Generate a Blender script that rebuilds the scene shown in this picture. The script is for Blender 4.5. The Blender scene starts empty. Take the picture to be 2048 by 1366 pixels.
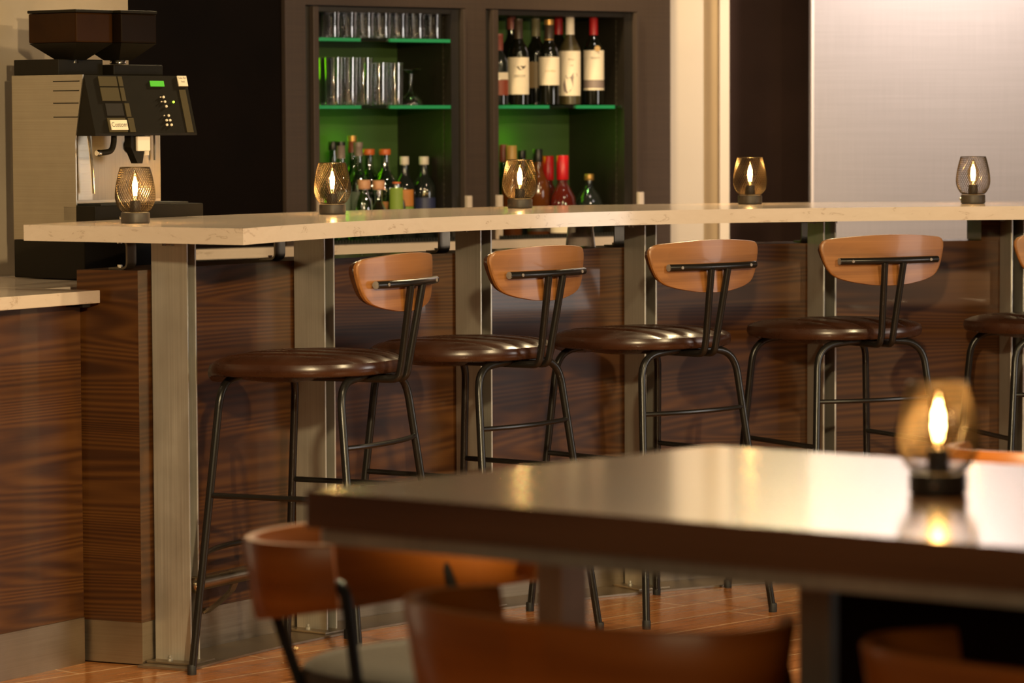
import bpy, bmesh, math, random
from mathutils import Vector, Matrix
from math import sin, cos, pi, radians as R
random.seed(7)
SC = bpy.context.scene
COL = SC.collection

# ------------------------------------------------------------------ camera
EYE, FPX, YH, ROLL = 1.31, 6822.0, 244.8, 0.0044
_th = math.atan((683 - YH) / FPX)
FW = Vector((0, cos(_th), -sin(_th)))
_r0 = Vector((1, 0, 0)); _u0 = _r0.cross(FW)
RT = cos(ROLL) * _r0 - sin(ROLL) * _u0
UP = sin(ROLL) * _r0 + cos(ROLL) * _u0
cd = bpy.data.cameras.new('camera')
cam = bpy.data.objects.new('camera', cd); COL.objects.link(cam)
m = Matrix.Identity(4)
for i in range(3):
    m[i][0] = RT[i]; m[i][1] = UP[i]; m[i][2] = -FW[i]
m[2][3] = EYE
cam.matrix_world = m
cd.sensor_width = 36.0; cd.sensor_fit = 'HORIZONTAL'; cd.lens = FPX * 36 / 2048
cd.clip_start = 0.05; cd.clip_end = 100
cd.dof.use_dof = True; cd.dof.focus_distance = 8.6; cd.dof.aperture_fstop = 5.2
SC.camera = cam

def px(p):
    v = Vector(p) - Vector((0, 0, EYE)); d = v.dot(FW)
    return 1024 + FPX * v.dot(RT) / d, 683 - FPX * v.dot(UP) / d
def at(x, y, z=None, Y=None):          # a pixel of the photograph on a level or on a depth
    d = FW + RT * ((x - 1024) / FPX) - UP * ((y - 683) / FPX)
    t = (z - EYE) / d.z if z is not None else Y / d.y
    return d * t + Vector((0, 0, EYE))

# ------------------------------------------------------------------ world, exposure, big lights
SC.view_settings.view_transform = 'Standard'; SC.view_settings.look = 'None'
SC.view_settings.exposure = 0.0; SC.view_settings.gamma = 1.0
SC.view_settings.use_curve_mapping = False
SC.cycles.use_denoising = True
SC.cycles.max_bounces = 10; SC.cycles.transparent_max_bounces = 24
SC.cycles.caustics_reflective = False; SC.cycles.caustics_refractive = False
SC.cycles.sample_clamp_indirect = 25.0
w = bpy.data.worlds.new('world'); SC.world = w; w.use_nodes = True
w.node_tree.nodes['Background'].inputs[0].default_value = (1.0, 0.72, 0.48, 1)
w.node_tree.nodes['Background'].inputs[1].default_value = 0.035

def light(name, kind, loc, target, energy, color=(1, .74, .48), size=.3, sizey=None, spot=60, blend=.5):
    l = bpy.data.lights.new(name, kind); l.energy = energy; l.color = color
    if kind == 'AREA':
        l.size = size
        if sizey: l.shape = 'RECTANGLE'; l.size_y = sizey
    elif kind == 'SPOT':
        l.spot_size = R(spot); l.spot_blend = blend; l.shadow_soft_size = size
    else: l.shadow_soft_size = size
    o = bpy.data.objects.new(name, l); COL.objects.link(o); o.location = loc
    if target is not None:
        o.rotation_euler = (Vector(target) - Vector(loc)).to_track_quat('-Z', 'Y').to_euler()
    return o
WARM = (1, .765, .42)
light('downlight_front_right', 'SPOT', (3.6, 5.4, 2.6), (0.5, 9.1, .7), 420, WARM, size=.07, spot=75)
light('downlight_front_left', 'SPOT', (.25, 3.3, 1.88), (-.1, 8.8, .65), 760, WARM, size=.06, spot=52)
light('downlight_bar_middle', 'SPOT', (.4, 6.6, 2.9), (.1, 8.6, .7), 120, WARM, size=.08, spot=100)
light('downlight_left_corner', 'SPOT', (-3.0, 7.4, 2.7), (-.6, 8.8, .5), 170, WARM, size=.10, spot=75)
light('seat_highlight_spot', 'SPOT', (.9, 11.0, 2.9), (.1, 8.6, .8), 150, WARM, size=.08, spot=70)  # unseen spot added to put highlights on the leather seats
light('seat_highlight_spot', 'SPOT', (-1.0, 10.2, 2.9), (-.5, 8.2, .8), 110, WARM, size=.08, spot=60)  # second added spot for seat highlights, further left
light('table_fill_spot', 'SPOT', (.3, 6.2, 2.9), (.35, 4.2, .8), 330, WARM, size=.10, spot=75)  # added spot brightening the tabletop, set beyond it so the front edge stays dark
light('front_fill_soft', 'AREA', (-1.0, -.5, 2.6), (0, 8, .9), 34, WARM, size=2.2)  # unseen soft fill added on the camera side
light('left_steel_fill', 'AREA', (-3.6, 7.4, 1.2), (0, 8.4, .8), 16, color=(1, .80, .50), size=1.6, sizey=2.0)  # unseen panel added so the steel posts have something bright to reflect
light('right_room_glow', 'AREA', (4.2, 8.45, 1.02), (0, 8.95, .98), 24, color=(1, .92, .84), size=1.15, sizey=.92)
light('wall_washer', 'SPOT', (1.60, 12.02, 2.75), (1.56, 12.5, 2.0), 560, color=(1, .88, .78), size=.05, spot=105, blend=1)
light('wall_washer_wide', 'SPOT', (2.2, 10.2, 3.0), (2.0, 12.5, 1.2), 46, color=(1, .88, .82), size=.06, spot=80, blend=.9)
light('panel_washer', 'SPOT', (-.25, 11.05, 2.95), (-.15, 11.75, 2.05), 130, WARM, size=.05, spot=70, blend=.8)
light('panel_washer', 'SPOT', (.45, 11.4, 2.95), (.35, 12.0, 2.05), 110, WARM, size=.05, spot=60, blend=.8)
light('pillar_washer', 'SPOT', (.6, 10.6, 3.0), (.62, 12.3, 1.3), 26, color=(1, .84, .68), size=.06, spot=40, blend=.9)
light('coffee_corner_light', 'SPOT', (-1.9, 7.4, 2.7), (-1.25, 8.7, 1.2), 26, WARM, size=.1, spot=55)
light('cabinet_front_light', 'SPOT', (.9, 9.6, 2.7), (.1, 11.8, 1.5), 34, size=.04, spot=70)

# ------------------------------------------------------------------ materials
MATS = {}
def nodes(name):
    mt = bpy.data.materials.new(name); mt.use_nodes = True
    nt = mt.node_tree; b = nt.nodes['Principled BSDF']; MATS[name] = mt
    return mt, nt, b, nt.nodes, nt.links
def setp(b, **k):
    tr = {'col': 'Base Color', 'met': 'Metallic', 'rough': 'Roughness', 'coat': 'Coat Weight', 'coatr': 'Coat Roughness',
          'spec': 'Specular IOR Level', 'em': 'Emission Color', 'ems': 'Emission Strength', 'trans': 'Transmission Weight',
          'ior': 'IOR', 'alpha': 'Alpha', 'sheen': 'Sheen Weight', 'sss': 'Subsurface Weight'}
    for a, v in k.items():
        if isinstance(v, tuple) and len(v) == 3: v = v + (1,)
        b.inputs[tr[a]].default_value = v
def ramp(N, stops):
    r = N.new('ShaderNodeValToRGB'); e = r.color_ramp.elements
    while len(e) < len(stops): e.new(.5)
    for i, (p, c) in enumerate(stops):
        e[i].position = p; e[i].color = c + (1,) if len(c) == 3 else c
    return r
def plain(name, col, rough=.5, met=0.0, noise=0.0, nscale=30, bump=0.0, **k):
    mt, nt, b, N, L = nodes(name); setp(b, col=col, rough=rough, met=met, **k)
    tc = N.new('ShaderNodeTexCoord'); n = N.new('ShaderNodeTexNoise'); n.inputs['Scale'].default_value = nscale
    n.inputs['Detail'].default_value = 4; L.new(tc.outputs['Object'], n.inputs['Vector'])
    if noise:
        a = tuple(max(0, c * (1 - noise)) for c in col); c2 = tuple(min(1, c * (1 + noise)) for c in col)
        r = ramp(N, [(.3, a), (.7, c2)]); L.new(n.outputs['Fac'], r.inputs[0]); L.new(r.outputs[0], b.inputs['Base Color'])
    if bump:
        bp = N.new('ShaderNodeBump'); bp.inputs['Strength'].default_value = bump; bp.inputs['Distance'].default_value = .002
        L.new(n.outputs['Fac'], bp.inputs['Height']); L.new(bp.outputs[0], b.inputs['Normal'])
    return mt
def wood(name, dark, mid, lite, rough=.3, rings=70, warp=1.0, coat=0.0, fine=.35, su=.55, sv=4.2, bump=0.0, big=.28, coatr=.10):
    """grain running along u of the UV map (metres): contour lines of a stretched noise plus fine fibres"""
    mt, nt, b, N, L = nodes(name); setp(b, rough=rough, coat=coat, coatr=coatr)
    tc = N.new('ShaderNodeTexCoord')
    def noise(sc, det, dis=0.0):
        mp = N.new('ShaderNodeMapping'); mp.inputs['Scale'].default_value = sc; L.new(tc.outputs['UV'], mp.inputs[0])
        n = N.new('ShaderNodeTexNoise'); n.inputs['Scale'].default_value = 1; n.inputs['Detail'].default_value = det; n.inputs['Distortion'].default_value = dis
        n.inputs['Roughness'].default_value = .42
        L.new(mp.outputs[0], n.inputs['Vector']); return n
    n1 = noise((su, sv, 1), 2.0, .25 * warp)
    m1 = N.new('ShaderNodeMath'); m1.operation = 'MULTIPLY'; m1.inputs[1].default_value = rings; L.new(n1.outputs['Fac'], m1.inputs[0])
    m2 = N.new('ShaderNodeMath'); m2.operation = 'SINE'; L.new(m1.outputs[0], m2.inputs[0])
    m3 = N.new('ShaderNodeMath'); m3.operation = 'MULTIPLY_ADD'; m3.inputs[1].default_value = .5; m3.inputs[2].default_value = .5; L.new(m2.outputs[0], m3.inputs[0])
    n2 = noise((5, 230, 1), 3); n3 = noise((.9, 34, 1), 3)
    a = N.new('ShaderNodeMix'); a.data_type = 'FLOAT'; a.inputs[0].default_value = fine
    L.new(m3.outputs[0], a.inputs[2]); L.new(n2.outputs['Fac'], a.inputs[3])
    a2 = N.new('ShaderNodeMix'); a2.data_type = 'FLOAT'; a2.inputs[0].default_value = big
    L.new(a.outputs[0], a2.inputs[2]); L.new(n3.outputs['Fac'], a2.inputs[3])
    r = ramp(N, [(.28, dark), (.5, mid), (.72, lite)]); L.new(a2.outputs[0], r.inputs[0]); L.new(r.outputs[0], b.inputs['Base Color'])
    if bump:
        bp = N.new('ShaderNodeBump'); bp.inputs['Strength'].default_value = bump; bp.inputs['Distance'].default_value = .0004
        L.new(n2.outputs['Fac'], bp.inputs['Height']); L.new(bp.outputs[0], b.inputs['Normal'])
    return mt
walnut = wood('walnut_laminate', (.034, .0095, .0010), (.062, .0200, .0026), (.098, .036, .0062), rough=.42, fine=.42, rings=420, warp=.3, su=.15, sv=3.2, bump=.1, coat=.22, coatr=.04, big=.5)
walnut2 = wood('walnut_pier', (.045, .018, .006), (.12, .052, .018), (.22, .105, .038), rough=.3, bump=.1)
tabwood = wood('table_walnut', (.085, .034, .014), (.125, .052, .022), (.17, .076, .034), rough=.24, coat=1.0, coatr=.13)
beech = wood('stool_back_wood', (.19, .072, .016), (.245, .097, .024), (.30, .125, .034), rough=.42, rings=40, su=1, sv=9, fine=.6, coat=.15)
chairwood = wood('chair_back_wood', (.23, .062, .008), (.30, .086, .011), (.36, .11, .016), rough=.34, rings=30, su=1, sv=6, fine=.6, coat=.1)
floormat = None
def floor_material():
    mt, nt, b, N, L = nodes('floor_planks')
    tc = N.new('ShaderNodeTexCoord'); mp = N.new('ShaderNodeMapping')
    mp.inputs['Rotation'].default_value = (0, 0, FLOOR_ROT); L.new(tc.outputs['Object'], mp.inputs[0])
    br = N.new('ShaderNodeTexBrick'); br.inputs['Scale'].default_value = 1
    br.inputs['Brick Width'].default_value = .92; br.inputs['Row Height'].default_value = .152
    br.inputs['Mortar Size'].default_value = .0032; br.inputs['Mortar Smooth'].default_value = .2
    br.inputs['Color1'].default_value = (.40, .145, .042, 1); br.inputs['Color2'].default_value = (.50, .19, .056, 1)
    br.inputs['Mortar'].default_value = (.85, .55, .32, 1); br.offset = .5
    L.new(mp.outputs[0], br.inputs['Vector'])
    m2 = N.new('ShaderNodeMapping'); m2.inputs['Scale'].default_value = (2.5, 45, 1); L.new(mp.outputs[0], m2.inputs[0])
    n = N.new('ShaderNodeTexNoise'); n.inputs['Scale'].default_value = 1; n.inputs['Detail'].default_value = 5; n.inputs['Distortion'].default_value = .6
    L.new(m2.outputs[0], n.inputs['Vector'])
    r = ramp(N, [(.3, (.82, .78, .74)), (.65, (1.08, 1.06, 1.04))]); L.new(n.outputs['Fac'], r.inputs[0])
    mx = N.new('ShaderNodeMix'); mx.data_type = 'RGBA'; mx.blend_type = 'MULTIPLY'; mx.inputs[0].default_value = 1
    L.new(br.outputs['Color'], mx.inputs[6]); L.new(r.outputs[0], mx.inputs[7]); L.new(mx.outputs[2], b.inputs['Base Color'])
    rr = ramp(N, [(.3, (.16, .16, .16)), (.7, (.3, .3, .3))]); L.new(n.outputs['Fac'], rr.inputs[0]); L.new(rr.outputs[0], b.inputs['Roughness'])
    bp = N.new('ShaderNodeBump'); bp.inputs['Strength'].default_value = .3; bp.inputs['Distance'].default_value = .001; bp.invert = True
    L.new(br.outputs['Fac'], bp.inputs['Height']); L.new(bp.outputs[0], b.inputs['Normal'])
    return mt
def steel_material(name, lo, hi, rough=.36, met=1.0, along='Z'):
    mt, nt, b, N, L = nodes(name); setp(b, met=met, rough=rough)
    tc = N.new('ShaderNodeTexCoord'); mp = N.new('ShaderNodeMapping')
    mp.inputs['Scale'].default_value = (260, 260, 3) if along == 'Z' else (3, 3, 300); L.new(tc.outputs['Object'], mp.inputs[0])
    n = N.new('ShaderNodeTexNoise'); n.inputs['Scale'].default_value = 1; n.inputs['Detail'].default_value = 3; L.new(mp.outputs[0], n.inputs['Vector'])
    n2 = N.new('ShaderNodeTexNoise'); n2.inputs['Scale'].default_value = 9; n2.inputs['Detail'].default_value = 4; L.new(tc.outputs['Object'], n2.inputs['Vector'])
    mx = N.new('ShaderNodeMix'); mx.data_type = 'FLOAT'; mx.inputs[0].default_value = .5
    L.new(n.outputs['Fac'], mx.inputs[2]); L.new(n2.outputs['Fac'], mx.inputs[3])
    r = ramp(N, [(.3, lo), (.7, hi)]); L.new(mx.outputs[0], r.inputs[0]); L.new(r.outputs[0], b.inputs['Base Color'])
    rr = ramp(N, [(.3, (rough - .07,) * 3), (.7, (rough + .1,) * 3)]); L.new(mx.outputs[0], rr.inputs[0]); L.new(rr.outputs[0], b.inputs['Roughness'])
    bp = N.new('ShaderNodeBump'); bp.inputs['Strength'].default_value = .15; bp.inputs['Distance'].default_value = .0004
    L.new(n.outputs['Fac'], bp.inputs['Height']); L.new(bp.outputs[0], b.inputs['Normal'])
    return mt
steel = steel_material('brushed_steel', (.46, .43, .37), (.62, .585, .52), rough=.42, met=.72)
steel_pin = plain('pin_strip', (.10, .085, .06), rough=.35, met=.6)
steel_dark = steel_material('dark_steel', (.20, .17, .13), (.30, .26, .20), rough=.4)
steel_kick = steel_material('kick_steel', (.27, .215, .155), (.38, .31, .23), rough=.42, along='X')
steel_cool = steel_material('machine_steel', (.34, .30, .235), (.44, .39, .31), rough=.34, along='X')
def quartz_material():
    mt, nt, b, N, L = nodes('quartz'); setp(b, rough=.13)
    tc = N.new('ShaderNodeTexCoord'); mp = N.new('ShaderNodeMapping'); mp.inputs['Scale'].default_value = (8, 8, 22); L.new(tc.outputs['Object'], mp.inputs[0])
    n = N.new('ShaderNodeTexNoise'); n.inputs['Scale'].default_value = 1.6; n.inputs['Detail'].default_value = 8; n.inputs['Roughness'].default_value = .65; n.inputs['Distortion'].default_value = 1.2
    L.new(mp.outputs[0], n.inputs['Vector'])
    r = ramp(N, [(.0, (.60, .49, .41)), (.33, (.61, .50, .42)), (.365, (.42, .32, .25)), (.385, (.61, .50, .42)), (1, (.68, .57, .49))])
    L.new(n.outputs['Fac'], r.inputs[0]); L.new(r.outputs[0], b.inputs['Base Color'])
    return mt
quartz = quartz_material()
def leather_material():
    mt, nt, b, N, L = nodes('brown_leather'); setp(b, rough=.28, spec=.6)
    tc = N.new('ShaderNodeTexCoord'); n = N.new('ShaderNodeTexNoise'); n.inputs['Scale'].default_value = 14; n.inputs['Detail'].default_value = 6
    L.new(tc.outputs['Object'], n.inputs['Vector'])
    r = ramp(N, [(.3, (.030, .0105, .005)), (.55, (.042, .015, .0072)), (.8, (.060, .023, .011))]); L.new(n.outputs['Fac'], r.inputs[0]); L.new(r.outputs[0], b.inputs['Base Color'])
    v = N.new('ShaderNodeTexVoronoi'); v.inputs['Scale'].default_value = 420; L.new(tc.outputs['Object'], v.inputs['Vector'])
    bp = N.new('ShaderNodeBump'); bp.inputs['Strength'].default_value = .12; bp.inputs['Distance'].default_value = .0003
    L.new(v.outputs['Distance'], bp.inputs['Height']); L.new(bp.outputs[0], b.inputs['Normal'])
    rr = ramp(N, [(.3, (.22,) * 3), (.7, (.36,) * 3)]); L.new(n.outputs['Fac'], rr.inputs[0]); L.new(rr.outputs[0], b.inputs['Roughness'])
    return mt
leather = leather_material()
def wallpaper_material(name, col, d=.06):
    mt, nt, b, N, L = nodes(name); setp(b, rough=.42, spec=.4, sheen=.1)
    tc = N.new('ShaderNodeTexCoord'); outs = []
    for sc in ((3, 3, 190), (150, 150, 4)):
        mp = N.new('ShaderNodeMapping'); mp.inputs['Scale'].default_value = sc; L.new(tc.outputs['Object'], mp.inputs[0])
        n = N.new('ShaderNodeTexNoise'); n.inputs['Scale'].default_value = 1; n.inputs['Detail'].default_value = 4; L.new(mp.outputs[0], n.inputs['Vector']); outs.append(n)
    mx = N.new('ShaderNodeMix'); mx.data_type = 'FLOAT'; mx.inputs[0].default_value = .4
    L.new(outs[0].outputs['Fac'], mx.inputs[2]); L.new(outs[1].outputs['Fac'], mx.inputs[3])
    r = ramp(N, [(.32, tuple(c * (1 - d * 1.6) for c in col)), (.68, tuple(min(1, c * (1 + d)) for c in col))])
    L.new(mx.outputs[0], r.inputs[0]); L.new(r.outputs[0], b.inputs['Base Color'])
    bp = N.new('ShaderNodeBump'); bp.inputs['Strength'].default_value = .2; bp.inputs['Distance'].default_value = .0006
    L.new(mx.outputs[0], bp.inputs['Height']); L.new(bp.outputs[0], b.inputs['Normal'])
    return mt
wallpaper = wallpaper_material('grey_woven_wallpaper', (.195, .172, .170))
cream = plain('cream_plaster', (.56, .47, .39), rough=.5, noise=.03, nscale=4)
cream_shaded = plain('shaded_cream_plaster', (.50, .37, .23), rough=.5, noise=.04, nscale=4)  # cream turned beige: shading of the pillar's right side put into the colour
darkpanel = plain('dark_brown_panel', (.016, .008, .0055), rough=.6, noise=.12, nscale=6, spec=.05)
cabwood = wallpaper_material('cabinet_veneer', (.048, .029, .019), d=.12)
cabdark = plain('cabinet_inside', (.014, .010, .006), rough=.45, noise=.1)
cabback = plain('cabinet_back_panel', (.05, .10, .022), rough=.6, noise=.1, nscale=5)
blackpanel = plain('black_panel', (.004, .0022, .0015), rough=.5, noise=.2, nscale=5, spec=.05)
marble = plain('pale_marble', (.37, .30, .225), rough=.3, noise=.16, nscale=3.2)
black_metal = plain('black_metal', (.011, .0095, .008), rough=.30, met=.2, noise=.1)
dark_cap = plain('rubber_cap', (.012, .011, .010), rough=.6)
grey_cap = plain('grey_plug', (.22, .19, .17), rough=.45)
chrome = plain('chrome', (.75, .68, .58), rough=.18, met=1.0, noise=.04)
lampbase = plain('lamp_base_metal', (.045, .036, .028), rough=.5, met=.3, noise=.1)
lampwire = plain('lamp_wire', (.045, .031, .015), rough=.4, met=.7, noise=.1)
shell = plain('seat_shell', (.03, .018, .012), rough=.4)
greyfab = plain('grey_upholstery', (.060, .046, .032), rough=.75, noise=.15, nscale=60, bump=.2)
machineblack = plain('machine_black', (.008, .006, .003), rough=.5, noise=.1, spec=.15)
brownplastic = plain('smoked_hopper_plastic', (.008, .004, .0015), rough=.3, spec=.06, noise=.15, nscale=7)
hopper_side = plain('amber_hopper_plastic', (.022, .008, .0015), rough=.3, spec=.06, noise=.2, nscale=9)
olive = plain('olive_button', (.06, .045, .018), rough=.4)
white = plain('white_plastic', (.80, .70, .58), rough=.4)
paper = plain('cream_paper', (.80, .68, .52), rough=.6, noise=.04)
ink = plain('ink', (.05, .035, .03), rough=.6)
rubber = plain('black_rubber_mat', (.010, .009, .006), rough=.6)
edgeglow = plain('green_edge_glow', (.01, .2, .08), em=(.0, .60, .12), ems=.12)  # emission imitating LED light caught in the glass shelf edges, no lamp itself
lcd = plain('lcd', (.02, .1, .01), em=(.16, .85, .03), ems=.55)
ledyel = plain('led_dot', (.1, .2, .01), em=(.5, 1, .05), ems=3)
filament = plain('filament', (1, .7, .3), em=(1, .62, .25), ems=100)
def glass_material(name, col=(1, 1, 1), tint=.86, rough=.03, edge=.55, base=.06, gcol=(1, 1, 1)):
    """thin wall glass: transparent in the middle, mirror-like at the rim"""
    mt = bpy.data.materials.new(name); mt.use_nodes = True; nt = mt.node_tree; N = nt.nodes; L = nt.links; N.clear()
    out = N.new('ShaderNodeOutputMaterial'); t = N.new('ShaderNodeBsdfTransparent'); t.inputs[0].default_value = tuple(c * tint for c in col) + (1,)
    g = N.new('ShaderNodeBsdfGlossy'); g.inputs['Roughness'].default_value = rough; g.inputs[0].default_value = gcol + (1,)
    lw = N.new('ShaderNodeLayerWeight'); lw.inputs[0].default_value = edge
    mr = N.new('ShaderNodeMapRange'); mr.inputs[3].default_value = base; mr.inputs[4].default_value = .75; L.new(lw.outputs['Facing'], mr.inputs[0])
    mx = N.new('ShaderNodeMixShader'); L.new(mr.outputs[0], mx.inputs[0]); L.new(t.outputs[0], mx.inputs[1]); L.new(g.outputs[0], mx.inputs[2]); L.new(mx.outputs[0], out.inputs[0])
    MATS[name] = mt; return mt
glass = glass_material('clear_glass', tint=.84, base=.08, edge=.55)
bulbglass = glass_material('bulb_glass', col=(1, .86, .6), tint=.95, base=.03, edge=.3)
glass_shelf_m = glass_material('shelf_glass', col=(.5, .9, .6), tint=.7, base=.12)
clearbottle = glass_material('clear_bottle_glass', col=(.62, .78, .45), tint=.72, base=.10)
greenbottle = glass_material('green_bottle_glass', col=(.30, .62, .16), tint=.6, base=.12)
winebottle = plain('dark_wine_glass', (.006, .006, .003), rough=.06, spec=.8)
olivebottle = plain('frosted_olive_glass', (.055, .042, .016), rough=.32)
darkbottle = plain('dark_bottle_glass', (.012, .014, .012), rough=.07, spec=.8)
amber = plain('amber_whisky', (.11, .030, .006), rough=.07, spec=.8)
redwhisky = plain('red_brown_whisky', (.07, .008, .004), rough=.06, spec=.8)
redwax = plain('red_wax', (.50, .008, .012), rough=.3)
redcap = plain('red_capsule', (.40, .010, .012), rough=.35)
pinkcap = plain('rose_capsule', (.22, .05, .035), rough=.4)
browncap = plain('brown_capsule', (.05, .030, .018), rough=.35)
goldcap = plain('gold_capsule', (.50, .27, .07), rough=.3, met=.5)
goldwood = plain('gold_stopper', (.48, .27, .07), rough=.4)
orangecap = plain('orange_cap', (.62, .13, .03), rough=.4)
peachcap = plain('peach_cap', (.60, .30, .16), rough=.45)
greycap = plain('grey_foil', (.24, .18, .16), rough=.4)
whitecap = plain('white_cap', (.70, .62, .52), rough=.4)
blackcap = plain('black_cap', (.012, .010, .008), rough=.35)
oliveCapsule = plain('olive_capsule', (.20, .17, .09), rough=.4)
paper_red = plain('red_label', (.26, .045, .015), rough=.5)
paper_orange = plain('orange_label', (.55, .19, .03), rough=.5)
paper_blue = plain('blue_label', (.03, .035, .10), rough=.45)
paper_teal = plain('teal_label', (.16, .20, .15), rough=.5)
paper_green = plain('green_label', (.20, .30, .03), rough=.5)
paper_dark = plain('black_label', (.03, .022, .016), rough=.5)
paper_tan = plain('tan_label', (.26, .17, .08), rough=.5)

# ------------------------------------------------------------------ mesh helpers
def tag(o, label=None, cat=None, group=None, kind=None):
    if label: o['label'] = label
    if cat: o['category'] = cat
    if group: o['group'] = group
    if kind: o['kind'] = kind
    return o
def empty(name, loc=(0, 0, 0), rz=0.0, label=None, cat=None, group=None):
    o = bpy.data.objects.new(name, None); COL.objects.link(o); o.location = loc; o.rotation_euler = (0, 0, rz)
    o.empty_display_size = .05
    return tag(o, label, cat, group)
def obj(name, bm, mat, parent=None, smooth=False, uv=True, angle=35):
    bmesh.ops.recalc_face_normals(bm, faces=bm.faces)
    if uv:
        lay = bm.loops.layers.uv.get('UVMap')
        if lay is None:
            lay = bm.loops.layers.uv.new('UVMap')
            for f in bm.faces:
                n = f.normal
                if abs(n.z) > .7: tu = Vector((1, 0, 0)); tv = Vector((0, 1, 0))
                else:
                    tu = Vector((-n.y, n.x, 0)).normalized(); tv = Vector((0, 0, 1))
                for l in f.loops: l[lay].uv = (l.vert.co.dot(tu), l.vert.co.dot(tv))
    me = bpy.data.meshes.new(name); bm.to_mesh(me); bm.free()
    if smooth:
        for p in me.polygons: p.use_smooth = True
        me.set_sharp_from_angle(angle=R(angle))
    me.materials.append(mat)
    o = bpy.data.objects.new(name, me); COL.objects.link(o)
    if parent: o.parent = parent
    return o
def struct(name, bm, mat, smooth=False):
    o = obj(name, bm, mat, None, smooth); o['kind'] = 'structure'; return o
def box(bm, lo, hi, M=None, bev=0.0):
    """axis box lo..hi, bevelled, moved by matrix M"""
    c = [(a + b) / 2 for a, b in zip(lo, hi)]; s = [abs(b - a) for a, b in zip(lo, hi)]
    g = bmesh.ops.create_cube(bm, size=1); vs = g['verts']
    for v in vs: v.co = Vector((v.co.x * s[0] + c[0], v.co.y * s[1] + c[1], v.co.z * s[2] + c[2]))
    if bev:
        es = list({e for v in vs for e in v.link_edges})
        r = bmesh.ops.bevel(bm, geom=es, offset=min(bev, min(s) * .45), segments=2, affect='EDGES', profile=.6)
        vs = list({v for f in r['faces'] for v in f.verts} | {v for v in vs if v.is_valid})
    if M is not None:
        for v in vs: v.co = M @ v.co
    return vs
def prism(bm, pts, z0, z1, M=None, axis='z'):
    """extrude a closed outline; axis z: outline in xy, axis y: outline in xz extruded along y"""
    f = (lambda p, z: Vector((p[0], p[1], z))) if axis == 'z' else (lambda p, z: Vector((p[0], z, p[1])))
    a = [bm.verts.new(f(p, z0)) for p in pts]; b = [bm.verts.new(f(p, z1)) for p in pts]
    n = len(pts)
    bm.faces.new(a[::-1]); bm.faces.new(b)
    for i in range(n): bm.faces.new((a[i], a[(i + 1) % n], b[(i + 1) % n], b[i]))
    if M is not None:
        for v in a + b: v.co = M @ v.co
    return a + b
def lathe(bm, prof, n=32, c=(0, 0, 0), M=None, cap=True):
    rings = []; vs = []
    for r, z in prof:
        ring = [bm.verts.new(Vector((c[0] + r * cos(2 * pi * k / n), c[1] + r * sin(2 * pi * k / n), c[2] + z))) for k in range(n)]
        rings.append(ring); vs += ring
    for a, b in zip(rings, rings[1:]):
        for k in range(n): bm.faces.new((a[k], a[(k + 1) % n], b[(k + 1) % n], b[k]))
    if cap:
        if prof[0][0] > 1e-5: bm.faces.new(rings[0][::-1])
        if prof[-1][0] > 1e-5: bm.faces.new(rings[-1])
    if M is not None:
        for v in vs: v.co = M @ v.co
    return vs
def smoothpath(pts, rad=.03, n=6):
    """round the inner corners of a polyline"""
    P = [Vector(p) for p in pts]; out = [P[0]]
    for i in range(1, len(P) - 1):
        a, b, c = P[i - 1], P[i], P[i + 1]; d1 = (a - b); d2 = (c - b)
        r = min(rad, d1.length * .49, d2.length * .49); p = b + d1.normalized() * r; q = b + d2.normalized() * r
        for k in range(n + 1):
            t = k / n; out.append((1 - t) ** 2 * p + 2 * t * (1 - t) * b + t * t * q)
    out.append(P[-1]); return out
def tube(bm, path, r, n=12, cap=True):
    P = [Vector(p) for p in path]; rings = []; t0 = (P[1] - P[0]).normalized()
    u = t0.orthogonal().normalized()
    for i, p in enumerate(P):
        t = ((P[min(i + 1, len(P) - 1)] - P[max(i - 1, 0)])).normalized()
        u = (u - t * u.dot(t)).normalized(); v = t.cross(u)
        rings.append([bm.verts.new(p + r * (cos(2 * pi * k / n) * u + sin(2 * pi * k / n) * v)) for k in range(n)])
    for a, b in zip(rings, rings[1:]):
        for k in range(n): bm.faces.new((a[k], a[(k + 1) % n], b[(k + 1) % n], b[k]))
    if cap: bm.faces.new(rings[0][::-1]); bm.faces.new(rings[-1])
def BM(): return bmesh.new()
def one(fn, *a, **k):
    b = BM(); fn(b, *a, **k); return b
def dup(root, loc=None, rz=None, label=None, group=None):
    r = root.copy(); COL.objects.link(r)
    if loc is not None: r.location = loc
    if rz is not None: r.rotation_euler = (0, 0, rz)
    if label: r['label'] = label
    if group: r['group'] = group
    for ch in list(root.children):
        c = ch.copy(); COL.objects.link(c); c.parent = r
        for g in ch.children:
            d = g.copy(); COL.objects.link(d); d.parent = c
    return r
def text_bm(s, size, offset=.0):
    cu = bpy.data.curves.new('t', 'FONT'); cu.body = s; cu.size = size; cu.align_x = 'CENTER'; cu.align_y = 'CENTER'; cu.offset = offset
    o = bpy.data.objects.new('t', cu); COL.objects.link(o)
    dg = bpy.context.evaluated_depsgraph_get(); me = bpy.data.meshes.new_from_object(o.evaluated_get(dg))
    bm = BM(); bm.from_mesh(me); bpy.data.objects.remove(o); bpy.data.curves.remove(cu); bpy.data.meshes.remove(me)
    return bm

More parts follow.
